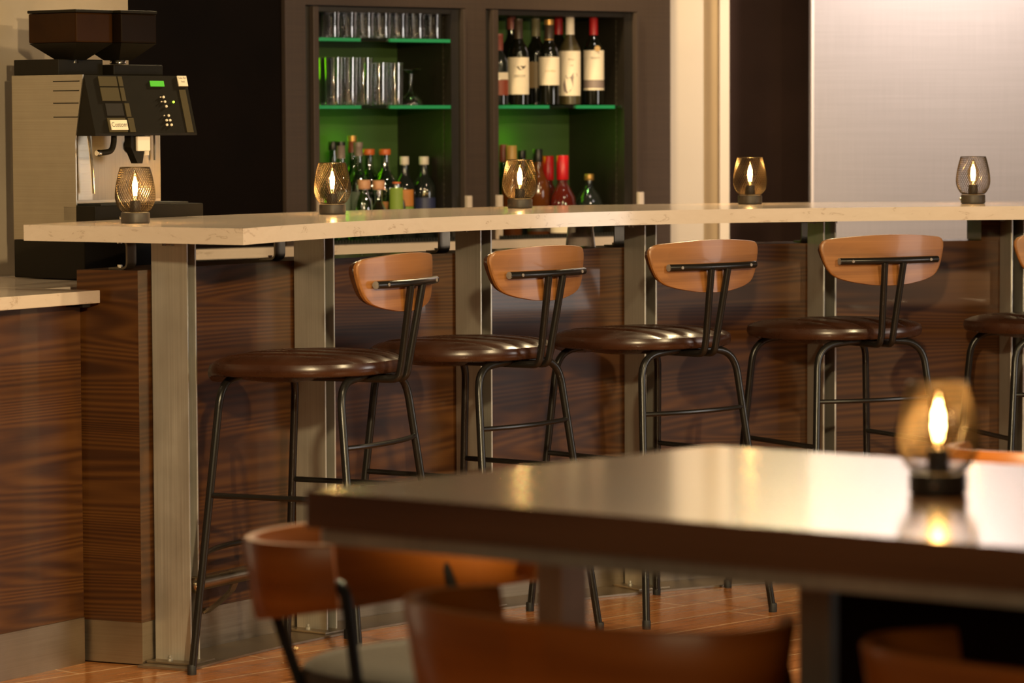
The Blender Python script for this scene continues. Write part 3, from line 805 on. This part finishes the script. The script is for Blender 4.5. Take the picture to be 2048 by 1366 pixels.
for xa, xb in ((1100, 1178), (1622, 1676)):
    a = tloc(xa, vm); b = tloc(xb, vm)
    b = a + .040 if xa < 1200 else a + .045
    obj('leg', one(box, (a, vm - .03, 0), (b, vm + .03, TZ - .067), None, .002), steel, tbl)
a = tloc(1677, vm)
obj('base_panel', one(box, (a + .012, vm - .02, .05), (Lt - .25, vm + .02, TZ - .068)), darkpanel, tbl)
p = at(1876, 988, TZ); p.z = TZ + .0004
lf = dup(l0, p, 1.1, 'large looking table lamp with wire shade on the walnut table in front', 'none'); del lf['group']
lamp_light(p, .9)

# ------------------------------------------------------------------ low wrap-around chairs at the table
def band_bm():
    ctl = [(.212, .012), (.243, -.035), (.252, -.085), (.228, -.138), (.165, -.178), (.085, -.197), (0, -.203)]
    ctl = ctl + [(-x, y) for x, y in ctl[-2::-1]]
    P = [Vector((x, y, 0)) for x, y in ctl]
    S = []
    for i in range(len(P) - 1):
        a = P[max(i - 1, 0)]; b = P[i]; c = P[i + 1]; d = P[min(i + 2, len(P) - 1)]
        for k in range(5):
            t = k / 5; S.append(.5 * ((2 * b) + (c - a) * t + (2 * a - 5 * b + 4 * c - d) * t * t + (3 * b - a - 3 * c + d) * t ** 3))
    S.append(P[-1])
    bm = BM(); lay = bm.loops.layers.uv.new('UVMap'); th = .0095; rows = []; us = [0]
    for i in range(1, len(S)): us.append(us[-1] + (S[i] - S[i - 1]).length)
    for i, p in enumerate(S):
        t = (S[min(i + 1, len(S) - 1)] - S[max(i - 1, 0)]).normalized(); n = Vector((-t.y, t.x, 0)); e = min(1, i / 3, (len(S) - 1 - i) / 3)
        w_ = min(1, abs(i / (len(S) - 1) - .5) * 2); zb, zt = .618 + .040 * w_ ** 1.6, .745
        sec = [(-1, zb + .004), (-.7, zb), (.7, zb), (1, zb + .004), (1, zt - .005), (.6, zt), (-.6, zt), (-1, zt - .005)]
        ctr = Vector((0, -.02, 0)); rows.append([bm.verts.new(p + n * (th * s) - (p - ctr).normalized() * (.019 * (zt - z) / .12) + Vector((0, 0, z))) for s, z in sec])
    for i, (a, b) in enumerate(zip(rows, rows[1:])):
        for k in range(8):
            k2 = (k + 1) % 8; f = bm.faces.new((a[k], a[k2], b[k2], b[k]))
            for l, uv in zip(f.loops, ((us[i], a[k].co.z), (us[i], a[k2].co.z + .001 * k), (us[i + 1], b[k2].co.z + .001 * k), (us[i + 1], b[k].co.z))): l[lay].uv = uv
    for r_ in (rows[0], rows[-1]):
        f = bm.faces.new(r_)
        for l in f.loops: l[lay].uv = (l.vert.co.x, l.vert.co.z)
    return bm
def make_chair(label):
    t = empty('wrap_back_chair', (0, 0, 0), 0, label, 'chair', 'curved wooden back chairs round the walnut table')
    obj('backrest', band_bm(), chairwood, t, True, angle=40)
    for s in (-1, 1):
        a = [(s * .226, -.035, .690), (s * .206, -.030, .690), (s * .200, .022, .690), (s * .205, .045, .600), (s * .225, .17, 0.006)]
        obj('leg', tubebm([a[0], a[1], a[2], a[4]], .0085, .022, 10), black_metal, t, True)
        b = [(s * .150, -.170, .664), (s * .150, -.160, .60), (s * .205, -.12 + .02, 0.006)]
        obj('leg', tubebm([(s * .175, -.160, .668), (s * .172, -.05, .45), (s * .215, -.19, .006)], .0085, .05, 10), black_metal, t, True)
        obj('seat_rail', tubebm([(s * .205, .0405, .540), (s * .172, -.0755, .500)], .007, .01, 8), black_metal, t, True)
    bm = BM(); n = 48; rings = []
    for r_, z in ((.3, .572), (.7, .572), (.92, .570), (.985, .562), (1.0, .550), (.985, .538), (.9, .533)):
        ring = []
        for k in range(n):
            c, s = cos(2 * pi * k / n), sin(2 * pi * k / n); e = 2 / 2.6
            ring.append(bm.verts.new((.195 * r_ * math.copysign(abs(c) ** e, c), .03 + .195 * r_ * math.copysign(abs(s) ** e, s), z)))
        rings.append(ring)
    for a, b in zip(rings, rings[1:]):
        for k in range(n): bm.faces.new((a[k], b[k], b[(k + 1) % n], a[(k + 1) % n]))
    bm.faces.new(rings[0][::-1]); bm.faces.new(rings[-1])
    obj('seat', bm, greyfab, t, True)
    return t
ch = make_chair('curved wooden back chair at the short left end of the walnut table'); ch.location = (-.105, 4.715, 0); ch.rotation_euler = (0, 0, R(-133.5))
dup(ch, (.141, 4.005, 0), R(-38.5), 'curved wooden back chair in the bottom middle, nearest the camera')
dup(ch, (.651, 3.642, 0), R(-38.5), 'curved wooden back chair at the bottom right corner')
q = at(2075, 906, .745)
dup(ch, (q.x + .12, q.y + .2, 0), R(0), 'chair beyond the far side of the walnut table, only its rim showing')

# ------------------------------------------------------------------ coffee machine
UT = Vector((cos(R(50)), sin(R(50)), 0)); VT = Vector((-sin(R(50)), cos(R(50)), 0))
YC = 8.70
C0 = Vector((at(167, 300, Y=YC).x, YC, 0))
CM = empty('coffee_machine', (C0.x, C0.y, .912), R(50), 'stainless steel coffee machine with two brown bean hoppers and a black front', 'coffee machine')
h = lambda y, x=165, Y=8.70: at(x, y, Y=Y).z - .912
WM, DM = .362, .268
zb = h(272); zt = h(149); zl_ = h(412); zd = h(483)
obj('lower_body', one(box, (.0, .0, .0015), (WM + .03, DM, zd), None, .003), machineblack, CM)
bm = BM(); prism(bm, [(.014, zd + .001), (.014, zt), (.0, zt)] if 0 else [(.030, zd + .001), (DM, zd + .001), (DM, zt), (-.0, zt), (-.0, zt - .004), (.030, zb - .01)], 0, .004, Matrix(((0, 0, 1, 0), (1, 0, 0, 0), (0, 1, 0, 0), (0, 0, 0, 1))))
sp = obj('side_panel', bm, steel_cool, CM)
for y_ in (162, 181, 206, 234):
    zz = h(y_); obj('vent_groove', one(box, (-.0012, .012 + (y_ - 162) * .0001, zz - .0012), (.0012, .110, zz + .0012)), machineblack, sp)
bm = BM(); box(bm, (.0045, .09, zd + .001), (WM - .004, DM, zt - .002)); obj('cabinet', bm, steel_cool, CM)
obj('recess_panel', one(box, (.0048, .080, zl_ + .012), (WM * .96, .0895, zb + .02)), steel_dark, CM)
obj('recess_rib', one(box, (.045, .070, zl_ + .013), (.095, .0795, zb)), steel_cool, CM)
# front head: slanting black control panel
Mf = Matrix(((0, 0, 1, 0), (1, 0, 0, 0), (0, 1, 0, 0), (0, 0, 0, 1)))
bm = BM(); prism(bm, [(.0, zt - .001), (.0895, zt - .001), (.0895, zb), (-.040, zb), (-.040, zb + .006)], .0046, WM + .004, Mf)
head = obj('control_head', bm, machineblack, CM)
slope = Vector((0, -.040, zb + .006 - zt)); sl_n = slope.normalized(); nrm = Vector((0, slope.z, -slope.y)).normalized()
if nrm.y > 0: nrm = -nrm
def fr(u, v, off=.0):        # u 0..1 across, v 0..1 downwards on the slanted front
    return Vector((.0046 + u * (WM), 0, zt)) + slope * v + nrm * off
def panel(name, u0, u1, v0, v1, off, mat, parent, bev=0):
    bm = BM(); q = [fr(u0, v0, .0002), fr(u1, v0, .0002), fr(u1, v1, .0002), fr(u0, v1, .0002)]; q2 = [p + nrm * off for p in q]
    a = [bm.verts.new(p) for p in q]; b = [bm.verts.new(p) for p in q2]
    bm.faces.new(a); bm.faces.new(b)
    for k in range(4): bm.faces.new((a[k], a[(k + 1) % 4], b[(k + 1) % 4], b[k]))
    return obj(name, bm, mat, parent)
for (v0, v1) in ((.03, .20), (.22, .45), ):
    panel('button_cover', .125, .30, v0, v1, .002, olive, head); panel('button_cover', .315, .355, v0, v1, .002, olive, head)
panel('button_cover', .145, .31, .49, .70, .001, cabdark, head); panel('button_cover', .33, .375, .49, .72, .002, olive, head)
panel('button_cover', .135, .31, .74, .98, .002, olive, head); panel('button_cover', .335, .39, .74, .98, .002, olive, head)
stk = panel('sticker', .155, .315, .78, .945, .004, paper, head)
panel('display', .625, .76, .10, .195, .002, lcd, head)
stk2 = panel('sticker', .905, .995, .01, .19, .003, paper, head)
panel('trim_line', .90, .965, .25, .99, .001, olive, head)
def dot(u, v, r, mat, nm='button'):
    p = fr(u, v, .0002); z = nrm; x = Vector((1, 0, 0)); y = z.cross(x); Mx = Matrix(((x.x, y.x, z.x, p.x), (x.y, y.y, z.y, p.y), (x.z, y.z, z.z, p.z), (0, 0, 0, 1)))
    obj(nm, one(lathe, [(r, 0), (r * .9, .003)], 12, (0, 0, 0), Mx), mat, head, True)
for u, v in ((.73, .38), (.735, .46), (.74, .54), (.745, .70), (.75, .78), (.755, .86), (.71, .86), (.715, .78)): dot(u, v, .0036, paper)
for u, v in ((.70, .38), (.70, .46), (.70, .70)): dot(u, v, .0018, paper)
dot(.82, .465, .0030, ledyel, 'indicator')
def ftext(s, size, u, v, parent, off=.0062):
    bm = text_bm(s, size); p = fr(u, v, off); x = Vector((1, 0, 0)); y = -sl_n; z = x.cross(y)
    for w_ in bm.verts: w_.co = p + x * w_.co.x + y * w_.co.y
    obj('lettering', bm, ink, parent, uv=False)
ftext('Custom', .017, .235, .86, stk, .0046)
ftext('Use for', .009, .95, .05, stk2, .0036); ftext('hot', .009, .95, .11, stk2, .0036)
# hanging spouts, gauge, steam pipe, tray
obj('spout', tubebm([(.105, -.002, zb), (.100, -.006, zb - .020), (.085, -.012, zb - .040), (.045, -.012, zb - .044)], .0075, .012, 12), machineblack, CM, True)
obj('spout_tip', one(lathe, [(.008, 0), (.009, .006), (.007, .012)], 12, (0, 0, 0), Matrix.Translation((.046, -.012, zb - .044)) @ Matrix.Rotation(-pi / 2, 4, 'Y')), chrome, CM, True)
obj('steam_pipe', tubebm([(.060, .045, zb + .0), (.066, .04, zb - .08), (.070, .04, zl_ + .03)], .004, .02, 10), chrome, CM, True)
obj('coffee_outlet', one(prism, [(.155, zb), (.205, zb), (.205, zb - .030), (.195, zb - .072), (.178, zb - .072), (.155, zb - .030)], -.012, .012, None, 'y'), machineblack, CM)
obj('outlet_cover', one(box, (.170, -.022, zb - .040), (.215, -.0125, zb - .001), None, .003), white, CM)
bm = BM(); lathe(bm, [(.019, 0), (.019, .006), (.016, .007)], 24, (0, 0, 0), Matrix.Translation((.238, .0795, zb - .028)) @ Matrix.Rotation(pi / 2, 4, 'X')); gg = obj('pressure_gauge', bm, machineblack, CM, True)
obj('gauge_face', one(lathe, [(.0155, 0), (.0155, .001)], 24, (0, 0, 0), Matrix.Translation((.238, .0722, zb - .028)) @ Matrix.Rotation(pi / 2, 4, 'X')), paper, gg, True)
obj('sticker', one(box, (.285, .077, zb - .052), (.305, .0798, zb - .010)), paper, CM)
obj('guide_rod', tubebm([(.318, .070, zb), (.318, .070, zb - .065)], .003, .01, 8), chrome, CM, True)
obj('drip_tray', one(box, (.0, -.040, zl_ - .040), (WM + .025, .079, zl_ + .0), None, .003), machineblack, CM)
obj('tray_grid', one(box, (.03, -.03, zl_ + .0003), (WM - .02, .06, zl_ + .005)), rubber, CM)
# top cover and hoppers
obj('top_cover', one(box, (.004, .095, zt + .0005), (.16, DM - .004, h(117)), None, .002), machineblack, CM)
obj('top_cover', one(box, (.165, .06, zt + .0005), (WM - .02, DM - .03, h(127)), None, .003), machineblack, CM)
def hopper(u0, u1, v0, v1, parts, side):
    z0, z1, z2 = h(118), h(84), h(24)
    bm = BM(); box(bm, (u0, v0, z1), (u1, v1, z2 + .0), None, .004)
    hp = obj('bean_hopper', bm, side, CM)
    bm = BM(); c = ((u0 + u1) / 2, (v0 + v1) / 2)
    q = [(u0, v0), (u1, v0), (u1, v1), (u0, v1)]; a = [bm.verts.new((x, y, z1 - .0005)) for x, y in q]; b = [bm.verts.new((c[0] + (x - c[0]) * .36, c[1] + (y - c[1]) * .36, z0)) for x, y in q]
    bm.faces.new(a); bm.faces.new(b)
    for k in range(4): bm.faces.new((a[k], a[(k + 1) % 4], b[(k + 1) % 4], b[k]))
    obj('funnel', bm, machineblack, hp)
    obj('hopper_lid', one(box, (u0 - .002, v0 - .002, z2 + .0005), (u1 + .002, v1 + .002, z2 + .008), None, .002), machineblack, hp)
    obj('hopper_neck', one(lathe, [(.020, h(127) + .001 if parts else h(117) + .001), (.022, z0 - .008), (.020, z0)], 20, (c[0], c[1], 0)), chrome, hp, True)
hopper(.003, .130, .025, .205, 0, hopper_side)
hopper(.136, .262, -.0, .16, 1, brownplastic)

# ------------------------------------------------------------------ glasses in the left cabinet
def make_glass(kind, H, r0, r1, label, group):
    t = bmesh.new()
    if kind == 'goblet':
        lathe(t, [(.034, 0), (.036, .004), (.024, .018), (.006, .036), (.0045, .060), (.006, .085), (.010, .094), (.030, .112), (.042, .125), (.043, .1265)] if 0 else
              [(.042, 0), (.043, .004), (.036, .020), (.016, .036), (.006, .052), (.0048, .080), (.006, .106), (.020, .116), (.036, .120), (.0365, .122)], 28)
    else:
        lathe(t, [(r0, .0), (r0 + .001, .008), ((r0 + r1) / 2, H * .5), (r1, H), (r1 - .0015, H), ((r0 + r1) / 2 - .002, H * .5), (r0 - .004, .012), (.0, .011)], 28)
    o = obj(kind, t, glass, None, True, angle=50)
    tag(o, label, 'glass', group); return o
def put(o, pxx, d, zs, first):
    c = o if first else o.copy()
    if not first: COL.objects.link(c)
    t = tpx(pxx, d, zs); c.location = back(t, d, zs + .0005); return c
gt = make_glass('tumbler', .088, .028, .031, 'clear glass tumbler in the row on the top shelf of the left cabinet', 'tumblers on the top shelf')
k = 0
for row, (d, n_) in enumerate(((DF + .070, 7), (DF + .150, 6))):
    for i in range(n_):
        put(gt, 662 + i * 34.2 - row * 10, d, Z1, k == 0); k += 1
gh = make_glass('highball_glass', .158, .027, .031, 'tall clear highball glass at the left of the middle shelf', 'highball glasses on the middle shelf')
for i, (x, d) in enumerate(((668, .075), (698, .075), (728, .075), (655, .145), (688, .145))): put(gh, x, DF + d, Z2, i == 0)
gm = make_glass('water_glass', .142, .027, .030, 'slightly shorter straight glass right of the highball glasses', 'shorter glasses on the middle shelf')
for i, (x, d) in enumerate(((759, .075), (790, .075), (742, .150), (771, .150))): put(gm, x, DF + d, Z2, i == 0)
gg_ = make_glass('goblet', .14, 0, 0, 'stemmed glass standing upside down at the right of the middle shelf', None); put(gg_, 822, DF + .09, Z2, True)
# tumbler upside down on the bar wall
bm = BM(); lathe(bm, [(.0435, 0), (.0425, .002), (.0345, .074), (.032, .078), (.0, .078)], 32)
lathe(bm, [(.0415, .001), (.033, .060), (.026, .066), (.0, .067)], 32, cap=False)
o = obj('upturned_tumbler', bm, glass, None, True, angle=50); tag(o, 'clear tumbler standing upside down on the bar wall under the counter', 'glass')
az_g = azof(at(1160, 488, Y=9.9)); o.location = pol(31.4, RW + .245, .8905)
lo, hi = 20.0, 50.0
for _ in range(40):
    mid = (lo + hi) / 2
    if px(pol(mid, RW + .115, .96))[0] > 1161: lo = mid
    else: hi = mid
o.location = pol(lo, RW + .115, .9585)

# ------------------------------------------------------------------ bottles
PROF = {
 'wine':   [(.0, .010), (.030, .0), (.0365, .004), (.037, .02), (.037, .185), (.0355, .200), (.028, .218), (.0175, .236), (.0142, .250), (.0138, .318), (.0, .318)],
 'vodka':  [(.0, .006), (.034, .0), (.038, .004), (.038, .150), (.036, .170), (.026, .188), (.0155, .203), (.0140, .215), (.0140, .262), (.0, .262)],
 'tall':   [(.0, .006), (.032, .0), (.036, .004), (.036, .165), (.033, .185), (.022, .205), (.0140, .225), (.0130, .240), (.0130, .300), (.0, .300)],
 'small':  [(.0, .006), (.026, .0), (.030, .004), (.030, .095), (.027, .112), (.016, .128), (.0125, .138), (.0125, .168), (.0, .168)],
 'squat':  [(.0, .006), (.042, .0), (.052, .010), (.056, .040), (.052, .075), (.036, .105), (.020, .120), (.014, .130), (.014, .160), (.0, .160)],
 'jug':    [(.0, .006), (.040, .0), (.044, .006), (.045, .085), (.041, .110), (.028, .130), (.0175, .148), (.0165, .230), (.0, .230)],
}
def label_patch(r, z0, z1, a0, a1, off=.0006, n=16):
    bm = BM(); lay = bm.loops.layers.uv.new('UVMap'); A = []
    for i in range(n + 1):
        a = a0 + (a1 - a0) * i / n
        A.append([bm.verts.new(((r + o) * cos(a), (r + o) * sin(a), z)) for o, z in ((off, z0), (off, z1), (-.0002, z1), (-.0002, z0))])
    for p, q in zip(A, A[1:]):
        for k in range(4): bm.faces.new((p[k], q[k], q[(k + 1) % 4], p[(k + 1) % 4]))
    bm.faces.new(A[0]); bm.faces.new(A[-1]); return bm
def wrap_text(s, size, r, a, z, mat, parent, off=.0009):
    bm = text_bm(s, size)
    for v in bm.verts:
        an = a + v.co.x / r; v.co = Vector(((r + off) * cos(an), (r + off) * sin(an), z + v.co.y))
    obj('lettering', bm, mat, parent, uv=False)
def wrap_shape(pts, r, a, z, mat, parent, off=.0010, name='emblem'):
    bm = BM(); n = len(pts)
    vs = [bm.verts.new(((r + off) * cos(a + x / r), (r + off) * sin(a + x / r), z + y)) for x, y in pts]
    f = bm.faces.new(vs); bmesh.ops.triangulate(bm, faces=[f]); obj(name, bm, mat, parent, uv=False)
FA = -pi / 2        # local angle facing the camera
def bottle(x, ytop, d, kind, glassm, label, capm=None, caph=.03, foil=None, labels=(), texts=(), zs=.9185, wid=1.0, rot=0.0, group=None, name=None, cap_r=None):
    t = tpx(x, d, 1.1); base = back(t, d, zs + .0004)
    lo, hi = .05, .6
    for _ in range(40):
        mid = (lo + hi) / 2
        if px(base + Vector((0, 0, mid)))[1] > ytop: lo = mid
        else: hi = mid
    Ht = lo; pr_ = PROF[kind]; H0 = pr_[-1][1]; s = Ht / (H0 + (caph if False else 0))
    prof = [(r_ * wid, z * s) for r_, z in pr_]
    neck_r = prof[-2][0]; R0 = max(p_[0] for p_ in prof)
    root = empty(name or ('wine_bottle' if kind == 'wine' else 'spirit_bottle'), base, rot, label, 'bottle', group)
    ztop = Ht - (caph if capm is not None and foil is None else 0) 
    body = [(r_, z if z < Ht - 1e-6 else Ht - .001) for r_, z in prof]
    if capm is not None and foil is None:
        body = [(r_, min(z, Ht - caph)) for r_, z in prof]
    obj('bottle_glass', one(lathe, body, 28), glassm, root, True, angle=50)
    if foil is not None:     # long capsule slipped over the neck
        fm, fh = foil; rr = neck_r + .0010
        obj('capsule', one(lathe, [(rr + .0008, Ht - fh), (rr, Ht - .010), (rr + .0006, Ht - .009), (rr + .0006, Ht + .0004), (.0, Ht + .0008)], 20), fm, root, True, angle=50)
        if capm is not None:
            obj('cap_band', one(lathe, [(rr + .0016, Ht - caph), (rr + .0016, Ht + .001), (.0, Ht + .0012)], 20), capm, root, True, angle=50)
    elif capm is not None:
        cr = cap_r or neck_r * 1.12
        obj('cap', one(lathe, [(cr * .96, Ht - caph + .0004), (cr, Ht - caph + .003), (cr, Ht - .002), (cr * .93, Ht), (.0, Ht)], 20), capm, root, True, angle=50)
    for (z0, z1, hw, mat) in labels:
        lb = obj('label', label_patch(R0, z0 * Ht, z1 * Ht, FA - hw, FA + hw), mat, root, True)
    for (s_, size, z, m_) in texts: wrap_text(s_, size, R0, FA + .12, z * Ht, m_, root)
    return root, R0, Ht
# wine on the second shelf of the right cabinet
zw = Z2 + .0002
dw = DF + .075
GW = 'wine bottles on the upper shelf'
bottle(1000, 68, dw + .0, 'wine', darkbottle, 'small wine bottle with rose capsule half hidden by the cabinet edge', foil=(pinkcap, .085), labels=((.36, .46, 1.2, paper), (.14, .355, 1.2, paper_red)), zs=zw, wid=.85)
b, r_, H_ = bottle(1038, 38, dw, 'wine', winebottle, 'red wine bottle with brown capsule and a flying bird on its cream label', foil=(browncap, .080), labels=((.125, .555, 1.25, paper),), texts=(('DECOY', .0125, .335, ink),), zs=zw)
wrap_shape([(-.020, .006), (-.006, .004), (.004, .006), (.016, .005), (.021, .009), (.020, .002), (.012, -.005), (.002, -.009), (-.004, -.006), (-.008, .000)], r_, FA + .12, .435 * H_, browncap, b)
b, r_, H_ = bottle(1099, 40, dw, 'wine', winebottle, 'red wine bottle with gold banded top and plain short cream label', capm=goldcap, caph=.017, foil=(browncap, .072), labels=((.235, .565, 1.25, paper),), texts=(('CHATEAU', .0085, .40, goldwood),), zs=zw)
obj('cap_band', one(lathe, [(.0160, H_ - .073), (.0160, H_ - .066), (.0, H_ - .066)], 20), goldcap, b, True)
b, r_, H_ = bottle(1141, 30, dw, 'wine', olivebottle, 'olive frosted wine bottle with white capsule and a grey portrait on its tall label', foil=(white, .068), labels=((.105, .60, 1.25, paper),), texts=(('MOLLY', .0075, .505, ink), ('red', .0075, .44, redcap)), zs=zw)
wrap_shape([(-.026, .0), (-.020, .020), (-.016, .034), (-.011, .020), (.0, .026), (.010, .040), (.024, .040), (.026, .030), (.012, .028), (.006, .010), (.010, -.004), (.0, -.022), (-.012, -.030), (-.022, -.022)], r_, FA, .225 * H_, greycap, b, name='portrait')
b, r_, H_ = bottle(1188, 28, dw, 'wine', winebottle, 'wine bottle with bright red capsule at the right end of the shelf', foil=(redcap, .078), labels=((.275, .60, 1.25, paper), (.19, .272, 1.25, greycap), (.165, .188, 1.25, paper)), texts=(('TRINITY', .0095, .515, ink),), zs=zw)
obj('seal', one(lathe, [(.010, 0), (.010, .0012)], 16, (0, 0, 0), Matrix.Translation((.012, -r_ - .0002, .62 * H_)) @ Matrix.Rotation(pi / 2, 4, 'X')), goldwood, b, True)
dr = DF + .165
bottle(1024, 30, dr, 'wine', winebottle, 'dark wine bottle with dark red top in the back row, far left', foil=(pinkcap, .05), zs=zw)
bottle(1073, 37, dr, 'wine', winebottle, 'dark wine bottle with olive cream capsule standing in the back row', foil=(oliveCapsule, .062), zs=zw, labels=((.2, .5, 1.0, paper_tan),))
bottle(1118, 29, dr, 'wine', winebottle, 'wine bottle with dark red capsule in the back row', foil=(redcap, .070), zs=zw)
# spirits below: left cabinet
d1, d2, d3 = DF + .045, DF + .13, DF + .21
bottle(666, 283, d3, 'tall', greenbottle, 'green tinted bottle with black cap, leftmost in the back row', blackcap, .03)
bottle(682, 284, d2, 'tall', clearbottle, 'clear bottle with black top and grey neck label beside the lamp', blackcap, .012, foil=(greycap, .055), labels=((.2, .5, 1.1, paper_teal),))
bottle(705, 272, d3, 'tall', greenbottle, 'green tinted bottle with gold and red neck, tallest of the group', goldcap, .018, foil=(pinkcap, .055))
bottle(717, 285, d2, 'tall', clearbottle, 'clear bottle with grey foil neck and large pale oval label', greycap, .014, foil=(greycap, .045), labels=((.12, .5, 1.2, paper_teal),))
bottle(738, 298, d2 + .055, 'vodka', greenbottle, 'clear green shimmering bottle with orange cap on the left', orangecap, .020, cap_r=.020)
bottle(770, 298, d2, 'vodka', greenbottle, 'dark shouldered bottle with orange cap on the right', orangecap, .020, cap_r=.020, labels=((.12, .42, 1.1, paper_orange),))
bottle(809, 313, d2, 'vodka', darkbottle, 'dark bottle with white cap and green and orange label', whitecap, .028, foil=None, labels=((.40, .60, .9, paper_orange), (.22, .395, .9, paper_green)))
bottle(848, 313, d2, 'vodka', darkbottle, 'dark shiny bottle with white cap, rightmost in the left cabinet', whitecap, .028, labels=((.2, .5, 1.2, paper_blue),), wid=1.08)
bottle(728, 360, d1, 'small', clearbottle, 'small clear bottle with peach cap, left one of two in front', peachcap, .030, cap_r=.021)
bottle(757, 361, d1, 'jug', clearbottle, 'small clear bottle with peach stopper, right one of two in front', peachcap, .030, cap_r=.020, wid=.75)
bottle(793, 364, d1, 'small', clearbottle, 'short bottle with round orange and green label in front', orangecap, .006, labels=((.3, .9, .8, paper_green),))
# right cabinet
bottle(1007, 289, d2, 'tall', greenbottle, 'bottle with dark red neck at the left edge of the right cabinet', pinkcap, .06)
bottle(1023, 291, d1 + .03, 'tall', amber, 'bottle with golden wooden stopper behind the lamp', goldwood, .065, cap_r=.019)
bottle(1044, 300, d3, 'tall', darkbottle, 'dark bottle with black cap behind the middle lamp', blackcap, .03)
b, r_, H_ = bottle(1076, 298, d2 - .03, 'tall', amber, 'square looking whisky bottle with black cap and slanting dark label', blackcap, .045, labels=((.05, .30, 1.15, paper_dark),), wid=1.12)
for zz in (.12, .2, .27): wrap_shape([(-.03, -.012), (.03, .008), (.03, .012), (-.03, -.008)], r_, FA, zz * H_, paper_tan, b, name='label_stripe')
bottle(1096, 312, d3, 'jug', redwhisky, 'whisky bottle with red wax top standing in the back', redwax, .085, cap_r=.021)
b, r_, H_ = bottle(1125, 311, d1 + .02, 'jug', redwhisky, 'whisky bottle with bright red wax top and cream label in front', redwax, .085, cap_r=.0215, labels=((.03, .22, 1.1, paper),), wid=1.06)
b, r_, H_ = bottle(1178, 348, d2 - .02, 'squat', darkbottle, 'squat round bottle with gold top and round red emblem', goldcap, .022, cap_r=.017)
obj('emblem', one(lathe, [(.016, 0), (.016, .002)], 20, (0, 0, 0), Matrix.Translation((.006, -.0555, .040)) @ Matrix.Rotation(pi / 2, 4, 'X')), goldwood, b, True)
obj('emblem_centre', one(lathe, [(.011, 0), (.011, .0025)], 20, (0, 0, 0), Matrix.Translation((.006, -.0560, .040)) @ Matrix.Rotation(pi / 2, 4, 'X')), redwax, b, True)
# popcorn crumb on the floor by the second post
bm = BM()
for k in range(5):
    g = bmesh.ops.create_icosphere(bm, subdivisions=1, radius=.0035)
    for v in g['verts']: v.co += Vector((random.uniform(-.004, .004), random.uniform(-.004, .004), .0035 + random.uniform(0, .004)))
o = obj('crumb', bm, plain('crumb_cream', (.8, .6, .32), rough=.7), None, True); o.location = at(592, 1301, 0); tag(o, 'small popcorn crumb on the wooden floor near the second post', 'crumb')
